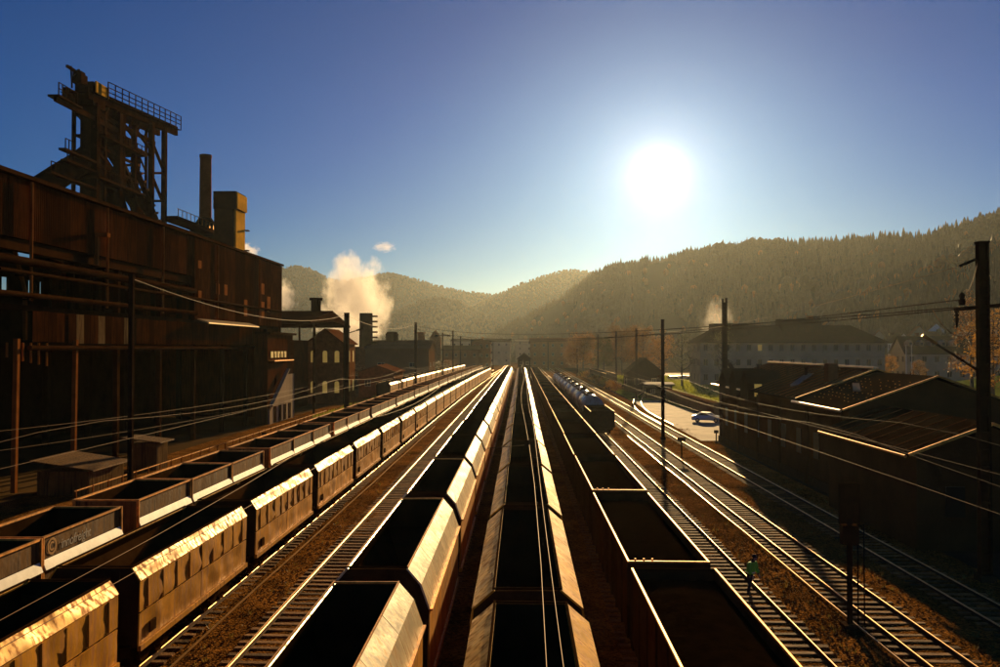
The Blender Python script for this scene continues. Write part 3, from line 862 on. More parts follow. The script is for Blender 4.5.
# roof truss of the inner crane bay, seen through the upper gap
m = M()
a, b, c = atx(-12,250,XH-4), atx(23,241,XH-4), atx(62,262,XH-4)
m.beam(a, b, .3); m.beam(b, c, .3); m.beam(atx(14,247,XH-4), atx(25,290,XH-4), .25); m.beam(atx(25,289,XH-4), atx(25,340,XH-4), .28)
hp('truss', m, MT['column'])
# small slit windows in the closed bay
for px, y0, y1 in ((199,261,268),(199,291,301),(217,284,294),(225,285,295),(245,300,316),(262,284,294),(262,302,318),(268,297,312)):
    p, q = atx(px-1.6, y1, XH+.3), atx(px+1.6, y0, XH+.3)
    w = hp('window', M().box(XH+.3, XH+.42, p.y, q.y, p.z, q.z), MT['column'])
# hanging bars under the lower band at the left edge
for k in range(6):
    p = atx(7+8*k, 340, XH+.15); hp('hanging_bar', M().beam((p.x,p.y,11.0),(p.x,p.y,9.9-.15*k),.12), MT['column'])
# flood lamp bracket on the upper band
p = atx(99, 236, XH+.4)
hp('flood_lamp', M().box(p.x-.2,p.x+.9,p.y-.3,p.y+.3,p.z-.1,p.z+.25), MT['column'])
hp('lamp_bracket', M().beam((p.x-.2,p.y,p.z-2.6),(p.x-.2,p.y,p.z),.3), MT['column'])

# annex with the white stair wall at the hall's far end
an = thing('stair_annex', 'dark stair annex with a pale slanted wall against the hall end', 'building', (XH+2, 125, GZ))
def ap(name, m, mt): m.v = [(x-XH-2, y-125, z-GZ) for x, y, z in m.v]; return part(name, m, mt, an)
ap('wall', M().box(XH+.45, XH+2.2, 119.2, 132.5, GZ, 12.6), MT['rust'])
ap('roof', M().box(XH+.45, XH+2.7, 118.8, 132.9, 12.6, 12.9), MT['steel'])
ap('pale_stair_wall', M().prismx([(119.5,GZ),(132.3,GZ),(132.3,6.6),(128.5,6.6),(119.5,1.6)], XH+2.25, XH+2.5), MT['palew'])
ap('stair_flight', M().beam((XH+2.75,119.3,2.4),(XH+2.75,128.0,7.4),.5,.25), MT['palew'])
for k in range(4):
    ap('doorway', M().box(XH+2.5, XH+2.56, 121.3+k*2.6, 122.5+k*2.6, GZ+.1, 2.2), MT['inside'])
for k in range(5):
    ap('window', M().box(XH+2.2, XH+2.28, 117.6+3.2+k*1.7, 118.6+3.2+k*1.7, 9.2, 10.1), MT['sunglow'])
ap('landing', M().box(XH+2.2, XH+3.1, 119.8, 130, 8.7, 8.85), MT['rim'])
for k in range(9):
    ap('baluster', M().beam((XH+3.05,120+k*1.2,8.85),(XH+3.05,120+k*1.2,9.8),.05), MT['steel'])
# canopy behind it
cn = thing('open_canopy', 'flat dark canopy with a small gabled end on thin posts', 'canopy', (-36, 140, GZ))
def cp(name, m, mt, root): x0, y0, z0 = root.location; m.v = [(x-x0, y-y0, z-z0) for x, y, z in m.v]; return part(name, m, mt, root)
a, b = at(279,316,150), at(330,316,150)
cp('roof', M().prismx([(136,14.6),(152,15.4),(168,14.6),(168,14.95),(152,17.3),(136,14.95)], a.x-8, b.x), MT['steel'], cn)
for x in (a.x, a.x+3, b.x-.4):
    for y in (140, 164): cp('post', M().beam((x,y,GZ),(x,y,14.8),.3), MT['steel'], cn)
cp('side_wall', M().box(a.x-7, a.x+.3*(b.x-a.x), 141, 160, GZ, 12), MT['rust'], cn)
cp('vent_stack', M().tube((b.x-3,152,16.5),(b.x-3,152,19.2),.9,.9,12), MT['steel'], cn)
cp('vent_cap', M().tube((b.x-3,152,19.2),(b.x-3,152,19.6),1.2,1.2,12), MT['steel'], cn)

# ------------------------------------------------------------------ generic houses
def house(name, label, cat, cx, cy, w, d, eave, ridge, rz=0, wall='plaster', roof='roof', hip=0.0, floors=2, cols=5, side_cols=3, along='x', group=None, win=(1.0, 1.4), lit=(), ov=.5, chim=0, sill=True, base=GZ, arch=False, wmat='glass'):
    """w along local x, d along local y; front is local -y"""
    t = thing(name, label, cat, (cx, cy, base), rz, group)
    e, r = eave-base, ridge-base
    if along == 'x':
        wl_ = M().box(-w/2, w/2, -d/2, d/2, 0, e)
        if hip == 0: wl_.prismx([(-d/2,e),(d/2,e),(0,r-.05)], -w/2, w/2)
    else:
        wl_ = M().box(-w/2, w/2, -d/2, d/2, 0, e)
        if hip == 0: wl_.prism([(-w/2,e),(w/2,e),(0,r-.05)], -d/2, d/2)
    part('wall', wl_, MT[wall], t)
    rf = M(); th = .22
    if along == 'x':
        hx = w/2+ov-hip; X = w/2+ov; Yd = d/2+ov; ez = e-ov*(r-e)/(d/2)
        top = [(-hx,0,r),(hx,0,r)]; bot = [(-X,-Yd,ez),(X,-Yd,ez),(X,Yd,ez),(-X,Yd,ez)]
    else:
        hy = d/2+ov-hip; Yd = d/2+ov; X = w/2+ov; ez = e-ov*(r-e)/(w/2)
        top = [(0,-hy,r),(0,hy,r)]; bot = [(-X,-Yd,ez),(X,-Yd,ez),(X,Yd,ez),(-X,Yd,ez)]
    vs = top+bot; up = [(x,y,z+th) for x,y,z in vs]
    fa = [(2,3,1,0),(4,5,0,1),(3,4,1),(5,2,0)] if along == 'x' else [(3,4,1,0),(5,2,0,1),(2,3,0),(4,5,1)]
    rf.add(up, fa if hip else fa[:2]); rf.add(vs, [f[::-1] for f in (fa if hip else fa[:2])])
    rim = [(2,3),(3,4),(4,5),(5,2)] if hip else ([(2,3),(4,5),(2,0),(0,5),(3,1),(1,4)] if along == 'x' else [(5,2),(3,4),(2,0),(0,3),(4,1),(1,5)])
    rf.add(vs+up, [(a, b, b+6, a+6) for a, b in rim])
    ro = part('roof', rf, MT[roof], t)
    for k in range(chim):
        cx_ = (-w*.3+w*.6*k/max(1,chim-1)) if along == 'x' else .6
        part('chimney', M().box(cx_-.5, cx_+.5, -.1, .9, r-.6, r+1.3), MT['brick'], ro)
    fh = e/floors
    def window(px_, py_, pz_, face, key):
        ww, wh = win
        if face == 'f': loc = (px_, -d/2-.01, pz_); rot = (0,0,0)
        elif face == 'l': loc = (-w/2-.01, py_, pz_); rot = (0,0,-math.pi/2)
        else: loc = (w/2+.01, py_, pz_); rot = (0,0,math.pi/2)
        mg = MT['sunglow'] if key in lit else MT[wmat]
        def pane():
            m = M()
            if arch:
                pr = [(-ww/2,-wh/2),(ww/2,-wh/2)] + [(ww/2*math.cos(a), wh/2-ww/2+ww/2*math.sin(a)) for a in [math.pi*i/8 for i in range(9)]]
                return m.prism(pr, -.03, .02).mesh('window', mg)
            return m.box(-ww/2, ww/2, -.03, .02, -wh/2, wh/2).mesh('window', mg)
        o = obj('window', cached(('win',ww,wh,mg.name,arch), pane), t, loc, rot)
        def fr():
            m = M(); q = .09
            m.box(-ww/2-q, -ww/2, -.07, .02, -wh/2-q, wh/2+q); m.box(ww/2, ww/2+q, -.07, .02, -wh/2-q, wh/2+q)
            m.box(-ww/2, ww/2, -.07, .02, wh/2, wh/2+q); m.box(-ww/2-.1, ww/2+.1, -.14, .02, -wh/2-q-.06, -wh/2)
            m.box(-.04, .04, -.06, -.03, -wh/2, wh/2)
            return m.mesh('frame', MT['palew'])
        if not arch: obj('frame', cached(('wfr',ww,wh), fr), o)
    for f in range(floors):
        z = fh*f+fh*.55
        for c in range(cols): window(-w/2+w*(c+.5)/cols, 0, z, 'f', ('f',f,c))
        for c in range(side_cols):
            window(0, -d/2+d*(c+.5)/side_cols, z, 'l', ('l',f,c)); window(0, -d/2+d*(c+.5)/side_cols, z, 'r', ('r',f,c))
    return t

# brick house with arched windows behind the canopy
house('brick_house', 'brown brick works house with golden arched windows beside the steam', 'building', -38.0, 170, 7.0, 12, 11.6, 14.2, 0, 'brick', 'redroof', 0, 2, 3, 3, 'y', win=(.9, 2.3), arch=True, wmat='sunglow')
# lift tower, sunlight coloured onto its right side, and chimney above the hall roof
lt = thing('lift_tower', 'tall square tower with one side coloured sunlit yellow above the hall roof', 'tower', (-58, 166, GZ))
cp('shaft', M().box(-59.5,-55.6,163,168.5,GZ,39.5), MT['steel'], lt)
cp('painted_sunlit_side', M().box(-55.59,-55.2,163.05,168.45,GZ,37.5), MT['yellow'], lt)
cp('head_house', M().box(-59.6,-55.15,162.8,168.6,37.6,41), MT['steel'], lt)
cp('painted_sunlit_head_side', M().box(-55.14,-54.85,162.85,168.55,37.65,40.7), MT['yellow'], lt)
for k in range(5): cp('balcony', M().box(-55.19,-54.5,168.0,169.2,18+k*4,18.2+k*4), MT['steel'], lt)
sk = thing('plant_chimney', 'tall slim brown chimney beside the yellow tower', 'chimney', (-64, 171, GZ))
cp('stack', M().lathe([(1.9,GZ),(1.25,30),(1.12,49.2),(1.2,49.3),(1.2,49.9),(.9,49.9),(.9,45)], -64.2, 171, 18), MT['column'], sk)
cp('base_cone', M().lathe([(5.5,28),(5.2,31),(1.6,36.5),(1.3,37)], -64.2, 171, 18), MT['steel'], sk)
cp('cone_legs', M().lathe([(5.3,GZ),(5.3,28)], -64.2, 171, 10), MT['steel'], sk)
br = thing('pipe_bridge', 'railed pipe bridge between the blast furnace and the chimney', 'bridge', (-62, 160, GZ))
cp('deck', M().box(-63.5,-60.5,148,170,33.2,33.9), MT['steel'], br)
cp('pipe', M().tube((-62,148,31.5),(-62,170,31.5),1.0,1.0,12), MT['steel'], br)
for k in range(12):
    cp('railing_post', M().beam((-60.6,148.5+k*1.9,33.9),(-60.6,148.5+k*1.9,35.2),.1), MT['rim'], br)
cp('handrail', M().beam((-60.6,148.2,35.2),(-60.6,169.8,35.2),.1), MT['rim'], br)
cp('trestle', M().beam((-62,165,GZ),(-62,165,30.6),1.2), MT['steel'], br)
cp('duct', M().beam((-60,170,36),(-58.5,166,40),1.2), MT['steel'], br)

# ------------------------------------------------------------------ blast furnace
bf = thing('blast_furnace', 'towering dark blast furnace with railed top bridge above the hall', 'furnace', (-66, 132, GZ))
def fp(name, m, mt='steel'): return cp(name, m, MT[mt], bf)
XF0, XF1 = -62.0, -65.2
def yf(px, X=XF0): return atx(px, 200, X).y
def zf(px, py, X=XF0): return atx(px, py, X).z
fp('furnace_shell', M().lathe([(5.6,GZ),(5.8,16),(6.0,22),(4.2,29),(2.4,35),(1.0,39)], -66.5, 135, 20))
fp('bosh_ring', M().lathe([(6.9,14.5),(7.6,15.5),(6.9,16.5),(6.0,15.5),(6.9,14.5)], -66.5, 135, 20))
# dark lift shaft on the left
fp('lift_shaft', M().box(XF0-2.2, XF0, 121.8, 124.2, GZ, zf(90,104)))
fp('winch_house', M().box(XF0-2.4, XF0+.3, 120.6, 124.2, zf(90,104)+.02, zf(86,78)))
fp('painted_sunlit_winch_side', M().box(XF0+.3, XF0+.5, yf(92), yf(105), zf(98,95), zf(98,84)), 'yellow')  # bright slab with the sunlight put into its colour
fp('winch_annex', M().box(XF0-2, XF0+.29, 124.22, yf(105), zf(96,99), zf(96,82)))
m = M(); p = atx(72,88,XF0); m.beam(p, atx(71,66,XF0), .18); m.beam(atx(67,66,XF0), atx(84,77,XF0), .35); m.beam(atx(72,80,XF0), atx(79,70,XF0), .3); m.beam(atx(84,76,XF0),atx(84,84,XF0),.7); m.beam(atx(79,72,XF0),atx(79,84,XF0),1.2)
fp('top_crane', m)
# top bridge: girders, deck, railings
for X in (XF0, XF1):
    fp('upper_girder', M().beam((X, yf(86), zf(120,112)), (X, yf(176), zf(176,131)), .5, 1.6))

for X in (XF0, XF1): fp('lower_chord', M().beam((X, yf(95), zf(95,112)), (X, yf(154), zf(154,143)), .4, .6))
for k in range(7):
    fp('truss_web', M().beam((XF0, yf(96+8*k), zf(96+8*k,112.5+4.2*k)), (XF0, yf(100+8*k), zf(100+8*k,102.5+4.0*k)), .3))
fp('lower_girder', M().beam((XF0, yf(54), zf(54,98)), (XF0, yf(122), zf(122,133)), .4, .7))
fp('deck', M().add([(XF0+.8,yf(86),zf(120,111)),(XF0+.8,yf(177),zf(176,129.5)),(XF1-.8,yf(177),zf(176,129.5)),(XF1-.8,yf(86),zf(120,111))], [(0,1,2,3),(3,2,1,0)]))
y_a, y_b = yf(102), yf(176)
za, zb_ = zf(102,97), zf(176,129)
for k in range(13):
    f = k/12; y = y_a+(y_b-y_a)*f; z = za+(zb_-za)*f
    o = fp('railing_post', M().beam((XF0+.8,y,z-.2),(XF0+.8,y,z+2.3),.13))
for h in (.8, 1.5, 2.3): fp('handrail', M().beam((XF0+.8,y_a,za+h),(XF0+.8,y_b,zb_+h),.11))
# lower platform at left with railing
fp('side_platform', M().box(XF0-1.0, XF0+.6, yf(54), yf(78), zf(60,99), zf(60,97)))
for k in range(6): fp('railing_post', M().beam((XF0+.5, yf(54)+k*.95, zf(60,97)),(XF0+.5, yf(54)+k*.95, zf(60,97)+1.6),.12))
for h in (.8, 1.6): fp('handrail', M().beam((XF0+.5,yf(54),zf(60,97)+h),(XF0+.5,yf(74),zf(60,97)+h),.1))
for px, py in ((66,149),(68,160),(52,172)):
    y = yf(px); z = zf(px,py)
    fp('side_platform', M().box(XF0-.6, XF0+.4, y-.9, 121.9, z-.3, z))
    for k in range(3): fp('railing_post', M().beam((XF0+.3,y-.8+k*.9,z),(XF0+.3,y-.8+k*.9,z+1.3),.11))
    fp('handrail', M().beam((XF0+.3,y-.8,z+1.3),(XF0+.3,y+1.2,z+1.3),.1))
# tower columns
for px, top, w in ((95,103,.9),(104,112,.5),(118,113,1.0),(122,115,.7),(134,125,.6),(151,122,.8),(164,128,.75)):
    for X in (XF0, XF1):
        fp('column', M().beam((X, yf(px), GZ), (X, yf(px), zf(px, top)), w if X == XF0 else w*.5))
# braces and ties of the outer bays
def br2(a, b, w=.4):
    for X in (XF0, XF1): fp('brace', M().beam((X, yf(a[0]), zf(*a)), (X, yf(b[0]), zf(*b)), w if X == XF0 else w*.6))
for a, b in (((151,140),(164,172)),((151,173),(164,173)),((151,174),(164,205)),((151,201),(164,201)),((95,110),(118,140)),((122,122),(134,138)),((104,112),(118,133)),((134,128),(151,150)),((95,150),(118,175)),((118,150),(134,190)),((122,178),(134,215)),((134,160),(151,205))):
    br2(a, b)
for z_py in (140, 157, 174, 192, 210):
    for X in (XF0,): fp('tie_beam', M().beam((X, yf(93), zf(120,z_py)), (X, yf(152) if z_py < 150 else yf(134), zf(120,z_py)), .3, .4))
for z_py, p0, p1 in ((146,98,140),(188,92,140)):
    fp('platform', M().box(XF1-.3, XF0+1, yf(p0), yf(p1), zf(118,z_py), zf(118,z_py)+.35))
    for k in range(10):
        y = yf(p0)+(yf(p1)-yf(p0))*k/9; fp('railing_post', M().beam((XF0+.9,y,zf(118,z_py)+.35),(XF0+.9,y,zf(118,z_py)+1.5),.1))
    fp('handrail', M().beam((XF0+.9,yf(p0),zf(118,z_py)+1.5),(XF0+.9,yf(p1),zf(118,z_py)+1.5),.1))
# gas uptakes and the thick downcomer
for x, y in ((-64,128),(-64,139),(-68,129),(-68,140)):
    fp('gas_uptake', M().path([(x,y,36),(x+.6,y,42),(-66,134,48)], .42, 8))
fp('downcomer', M().path([atx(96,150,XF0-2), atx(80,163,XF0-2), atx(62,174,XF0-2), atx(38,190,XF0-2), atx(20,205,XF0-2)], 1.7, 14))
# skip incline with its stepped edge
m = M()
for X in (XF0-.6, XF0-2.4):
    m.beam((X, yf(112), zf(112,150)), (X, yf(165), zf(165,232)), .6, 1.4)
    m.beam((X, yf(138), zf(138,165)), (X, yf(163), zf(163,228)), .5, .9)
fp('skip_incline', m)
for k in range(9):
    f = k/8; fp('incline_tread', M().beam((XF0+.2, yf(138)+(yf(163)-yf(138))*f, zf(138,165)+(zf(163,228)-zf(138,165))*f), (XF0-3, yf(138)+(yf(163)-yf(138))*f, zf(138,165)+(zf(163,228)-zf(138,165))*f), .35), 'column')
fp('hot_blast_pipe', M().path([(-60,118,27),(-60,126,29),(-60,138,27)], 1.1, 12))

# ------------------------------------------------------------------ plant behind, left of the tracks
sh = house('grey_shed', 'pale grey rounded works shed behind the far hopper train', 'shed', -37, 262, 19, 18, 10.3, 12.8, 0, 'plaster', 'plaster', 0, 1, 2, 2, 'x', win=(2,1.2))
t = thing('stepped_tower', 'tall dark tower with stacked side platforms beside the steam plume', 'tower', (-48, 258, GZ))
a = at(366,345,258)
cp('shaft', M().tube((a.x,258,GZ),(a.x,258,21.2),2.2,2.0,14), MT['steel'], t)
for k in range(6): cp('side_platform', M().box(a.x+1.5, a.x+3.4, 257, 259, 12+k*1.6, 12.5+k*1.6), MT['steel'], t)
cp('base', M().box(a.x-4, a.x+3, 255, 262, GZ, 11), MT['brick'], t)
t = thing('squat_tank', 'squat round tank standing on the grey shed roof', 'tank', (-39, 262, 11.3))
a = at(392,340,262); cp('drum', M().lathe([(1.9,11.0),(1.9,15.0),(1.5,15.6),(0,15.7)], a.x, 262, 14), MT['steel'], t)
cp('drum_rim', M().lathe([(2.05,14.6),(2.05,14.9),(1.9,14.9)], a.x, 262, 14), MT['steel'], t)
t = thing('slim_tower', 'slim pale chimney behind the shed ridge', 'chimney', (-34, 330, GZ))
a = at(421,360,330); cp('shaft', M().tube((a.x,330,GZ),(a.x,330,16.2),1.5,1.4,12), MT['brick'], t)
cp('cap', M().tube((a.x,330,16.2),(a.x,330,16.8),1.7,1.7,12), MT['brick'], t)
t = thing('church_tower', 'small stone tower with pointed spire in the hazy distance', 'tower', (-35, 390, GZ))
a = at(435.5,350,400); cp('tower_body', M().box(a.x-2.5,a.x+2.5,397,402,GZ,15.2), MT['brick'], t)
cp('spire', M().lathe([(3.0,15.2),(1.2,17.8),(0,19.2)], a.x, 399.5, 8), MT['brick'], t)
house('works_shed', 'low brown shed in front of the arched brick house', 'shed', -32.2, 196, 8, 14, 5.2, 6.6, 0, 'brick', 'redroof', 0, 1, 2, 3, 'y', win=(1.2,1.2))
house('warehouse', 'long dark warehouse at the far end of the left tracks', 'warehouse', -27.8, 405, 17, 30, 9.6, 11.6, 0, 'plaster', 'roof', 0, 2, 4, 3, 'x')
house('works_office', 'brown two-storey office block behind the dark warehouse', 'building', -19.5, 420, 9, 14, 13.6, 14.8, 0, 'brick', 'roof', 0, 3, 3, 3, 'y', chim=1)
house('far_factory', 'hazy flat factory block left of the yard end', 'building', -26, 560, 38, 30, 15, 16.5, 0, 'palew', 'roof', 0, 3, 8, 3, 'x')
house('far_factory', 'hazy pale block far behind the signal hut', 'building', 6, 640, 20, 22, 16, 17, 0, 'palew', 'palew', 0, 4, 3, 3, 'x')
house('far_factory', 'long low brown block right of the signal hut', 'building', 22, 470, 34, 24, 14.2, 16, 0, 'brick', 'redroof', 0, 3, 7, 3, 'x', chim=2)
# signal hut over the middle track
t = house('signal_hut', 'dark gabled signal hut standing at the end of the middle tracks', 'hut', 1.1, 300, 4.4, 5, 6.9, 8.8, 0, 'inside', 'roof', 0, 2, 2, 2, 'y', win=(.9,1.0), ov=.5)

# rough scrap and small sheds at the foot of the hall
def lean_shed(label, x0, x1, y0, y1, zf_, zb, name='sheet_hut'):
    t = thing(name, label, 'hut', ((x0+x1)/2, (y0+y1)/2, GZ)); 
    n = max(3, int((y1-y0)/.9)); w = (y1-y0)/n
    for k in range(n):
        me = cached(('hut',round(w,2),round(zf_,2)), lambda: rib_sheet(w-.03, zf_-GZ, MT['rust2'], 4, .04))
        obj('wall_sheet', me, t, (x1-(x0+x1)/2, y0+w*(k+.5)-(y0+y1)/2, 0))
    cp('wall', M().box(x0, x1-.03, y0, y1, GZ, zf_-.05), MT['cont'], t)
    cp('roof', M().prism([(x0-.4,zb),(x1+.5,zf_),(x1+.5,zf_+.1),(x0-.4,zb+.1)], y0-.3, y1+.3), MT['cont'], t)
    return t
lean_shed('low sheet-metal hut with pale sloping roof at the hall foot', -35.4, -31.6, 61.5, 67.0, 1.6, 2.3)
lean_shed('small corrugated hut by the tall lamp mast', -34.8, -32.2, 74.5, 76.8, 2.2, 2.6)
# railing along the left-most track
t = thing('yard_fence', 'low sunlit rail fence between the hall and the tracks', 'fence', (-29.6, 70, GZ))
for k in range(34):
    y = 56+k*2.2; cp('fence_post', M().beam((-29.6,y,GZ),(-29.6,y,1.15),.09), MT['column'], t)
for z in (.45, 1.1): cp('fence_rail', M().beam((-29.6,55.8,z),(-29.6,129,z),.07), MT['rim'], t)

# ------------------------------------------------------------------ right-hand sheds
t = thing('goods_shed', 'long dark goods shed with gabled front beside the right-hand tracks', 'shed', (28.7, 80, GZ))
GX0, GX1, GR = 22.9, 34.6, 28.75
cp('wall', M().box(GX0,GX1,60,99,GZ,6.4), MT['shedwall'], t)
cp('front_gable', M().prism([(GX0,6.4),(GX1,6.4),(GR,8.45)], 60.0, 60.4), MT['shedwall'], t)
cp('rear_gable', M().prism([(GX0,6.4),(GX1,6.4),(GR,8.45)], 98.6, 99), MT['shedwall'], t)
def slope(x0, z0, x1, z1, y0, y1, mt, th=.16): return M().prism([(x0,z0),(x1,z1),(x1,z1+th),(x0,z0+th)], y0, y1)
cp('roof_slope', slope(GX0-.7, 6.17, GR, 8.5, 59.4, 69.5, 0), MT['roof'], t)
cp('roof_slope', slope(GX0-.7, 6.37, GR, 8.75, 69.51, 99.5, 0), MT['roof'], t)
cp('roof_slope', slope(GX1+.7, 6.17, GR+.01, 8.5, 59.4, 69.5, 0), MT['roof'], t)
cp('roof_slope', slope(GX1+.7, 6.37, GR+.01, 8.75, 69.51, 99.5, 0), MT['roof'], t)
cp('ridge_cap', M().beam((GR,69.6,9.0),(GR,99.4,9.0),.4,.14), MT['zinc'], t)
for k in range(18): cp('ridge_tile', M().box(GR-.45,GR-.21,70.2+k*1.6,71.4+k*1.6,8.72,8.86), MT['redroof'], t)
for s, x in ((-1, GX0-.7), (1, GX1+.7)):
    cp('verge_board', M().beam((x,59.35,6.32),(GR,59.35,8.65),.10,.13), MT['rim'], t)
    cp('verge_board', M().beam((x,69.42,6.52),(GR,69.42,8.9),.08,.11), MT['rim'], t)
cp('gutter', M().tube((GX0-.8,59.5,6.25),(GX0-.8,70,6.25),.10,.10,8), MT['zinc'], t)
cp('gutter', M().tube((GX0-.8,86,6.4),(GX0-.8,99.4,6.4),.10,.10,8), MT['zinc'], t)
# bright studs added to imitate sun glints on the front slope's tiles
m = M(); rs = random.Random(3)
for i in range(9):
    for j in range(10):
        
        if rs.random() < .3: continue
        f = .18+.075*i+rs.uniform(-.012,.012); x = GX0-.7+(GR-GX0+.7)*f; z = 6.17+(8.5-6.17)*f+.18; y = 60.5+j*.85+(i%2)*.4
        m.box(x-.025,x+.025,y-.04,y+.04,z-.02,z+.035)
cp('tile_glint_studs', m, MT['rim'], t)['kind'] = 'stuff'
cp('skylight', M().beam((25.0,64.0,7.45),(25.9,66.5,7.83),.5,.12), MT['palew'], t)
cp('roof_hatch', M().beam((24.2,76,7.25),(26.6,79,8.15),.7,.25), MT['palew'], t)
cp('chimney', M().box(25.6,26.4,71.5,72.5,7.0,9.3), MT['brick'], t)
for k in range(19):
    y = 70.6+k*1.55; cp('roof_batten', M().beam((GX0-.68,y,6.37+.20),(GR-.3,y,8.63+.20),.07,.05), MT['redroof'], t)
for k in range(5):
    y = 73.5+k*5.2; cp('roof_vent', M().tube((GX0+3.2,y,7.6),(GX0+3.2,y,8.75),.16,.16,8).tube((GX0+3.2,y,8.75),(GX0+3.2,y,8.85),.26,.26,8), MT['frame'], t)
for k in range(6):
    cp('wall_pilaster', M().box(GX0-.14,GX0,61.2+k*7.2,61.7+k*7.2,GZ,6.1), MT['shedwall'], t)
cp('plinth', M().box(GX0-.1,GX1+.1,59.9,99.1,GZ,.5), MT['footing'], t)
for k in range(3):      # dormer gables with windows tinted and emitting as if sunlit
    y = 84.5+k*4.6
    d = cp('dormer', M().prismx([(y-1.5,5.6),(y+1.5,5.6),(y+1.5,7.2),(y,8.4),(y-1.5,7.2)], GX0-.9, GX0+2.5), MT['roof'], t)
    cp('dormer_window', M().box(GX0-.3,GX0+.4,y-1.56,y-1.5,5.9,7.1), MT['sunglow'], t)
for k in range(9):
    y = 62.5+k*4.1
    w = cp('window', M().box(GX0-.05,GX0+.02,y-.6,y+.6,2.0,4.0), MT['glass'], t)
for k in range(4):
    x = 24.6+k*2.8; cp('window', M().box(x-.6,x+.6,59.93,60.02,2.2,4.1), MT['glass'], t)
cp('grey_door', M().box(25.2,28.2,59.9,60.02,GZ,3.6), MT['shedwall'], t)
# low annex in front of the goods shed
t = thing('low_annex', 'low gabled shed in front of the goods shed at the picture edge', 'shed', (24, 50, GZ))
cp('wall', M().box(21.1,28.6,46,59,GZ,5.0), MT['shedwall'], t)
cp('front_gable', M().prism([(21.1,5.0),(28.6,5.0),(24.9,6.45)], 46, 46.3), MT['shedwall'], t)
cp('roof_slope', slope(20.5,4.85,24.9,6.5,45.6,59,0), MT['roof'], t)
cp('roof_slope', slope(29.2,4.85,24.91,6.5,45.6,59,0), MT['roof'], t)
cp('verge_board', M().beam((20.5,45.55,4.95),(24.9,45.55,6.6),.1,.16), MT['rim'], t)
cp('verge_board', M().beam((29.2,45.55,4.95),(24.9,45.55,6.6),.1,.16), MT['rim'], t)
for k in range(8): cp('roof_batten', M().beam((20.52,46.4+k*1.6,5.02),(24.8,46.4+k*1.6,6.62),.07,.05), MT['redroof'], t)
cp('window', M().box(22.6,23.6,45.93,46.01,1.6,3.2), MT['glass'], t)
cp('window', M().box(25.6,26.6,45.93,46.01,1.6,3.2), MT['glass'], t)
cp('gutter', M().tube((20.42,45.8,4.85),(20.42,59,4.85),.08,.08,8), MT['rim'], t)

# ------------------------------------------------------------------ concrete pad, road, grass
struct('loading_pad', M().add([(20.9,99.5,-.17),(23.2,99.5,-.17),(30,128,-.17),(28,175,-.17),(22.8,175,-.17),(21.2,140,-.17)], [(0,1,2,3,4,5)]), MT['concrete'])
a, b = gnd(660,376,-.3), gnd(720,376,-.3)
struct('lawn', M().add([(28,150,-.26),(90,150,-.26),(150,330,-.26),(40,330,-.26)], [(0,1,2,3)]), MT['grass'])
struct('road', M().add([gnd(655,376.3,-.2),gnd(712,376.3,-.2),gnd(700,373,-.2),gnd(652,373,-.2)], [(0,1,2,3)]), MT['concrete'])
struct('lawn_strip', M().add([(22.5,176,-.16),(27.5,176,-.16),(26.6,225,-.16),(23.4,225,-.16)], [(0,1,2,3)]), MT['grass'])
struct('parking_ground', M().add([(95,215,-.2),(150,215,-.2),(165,265,-.2),(98,265,-.2)], [(0,1,2,3)]), MT['asphalt'])
struct('lawn_bank', M().sheet(lambda u, v: (88+60*u, 165+48*v, -.2+4.0*v*min(1,u*2)), 12, 6), MT['grass'])
t = thing('ramp_wall', 'dark low loading-ramp wall behind the sunlit pad', 'wall', (30.5, 140, GZ))
cp('wall', M().box(30.2,31.0,134,178,GZ,1.9), MT['plaster'], t); cp('coping', M().box(30.05,31.15,134,178,1.9,2.02), MT['plaster'], t)
house('gabled_hut', 'dark gabled hut in front of the bare trees', 'hut', 30.5, 214, 8.5, 9, 4.6, 8.0, 0, 'inside', 'roof', 0, 1, 2, 2, 'y', win=(.9,1.2))
house('flat_store', 'low store with pale flat roof beside the lawn', 'shed', 29.6, 186, 5.5, 6, 2.7, 3.0, 0, 'inside', 'concrete', 0, 1, 2, 2, 'x', win=(.8,.8))

# ------------------------------------------------------------------ apartment block and town
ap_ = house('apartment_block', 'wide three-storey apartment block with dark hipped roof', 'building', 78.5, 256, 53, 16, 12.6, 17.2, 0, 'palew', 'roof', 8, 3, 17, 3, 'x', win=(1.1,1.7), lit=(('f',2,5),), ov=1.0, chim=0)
e = 12.6-GZ
part('roof_block', M().prismx([(-4,e+2.0),(4,e+2.0),(3,6.6+e),(-3,6.6+e)], -1.5, 10), MT['roof'], ap_)
part('roof_block', M().prismx([(-6,e-.2),(2,e-.2),(1,5.2+e),(-5,5.2+e)], -22, -12), MT['roof'], ap_)
part('chimney', M().box(6.8,8.3,-1.5,.5,e+5,e+7.6), MT['brick'], ap_)
part('cornice', M().box(-26.6,26.6,-8.35,-8.02,e-4.6,e-4.35), MT['palew'], ap_)
house('terrace_block', 'long two-storey brown terrace with small dormers behind the car park', 'building', 136, 275, 31, 11, 9.2, 14.2, 0, 'palew', 'roof', 0, 2, 8, 3, 'x', win=(1.3,1.7), ov=.6, chim=2)
for k in range(5):
    px = 911+k*11; p = at(px, 345, 268.5)
    d = thing('roof_dormer', 'small pale dormer on the terrace roof, %s in its row' % ORD[k], 'dormer', (p.x, 270.2, 11.2), 0, 'dormers of the terrace')
    part('cheek', M().prism([(-.7,0),(.7,0),(.7,1.2),(0,1.9),(-.7,1.2)], -1.5, 1.5), MT['palew'], d); part('window', M().box(-.4,.4,-1.56,-1.5,.2,1.1), MT['glass'], d)
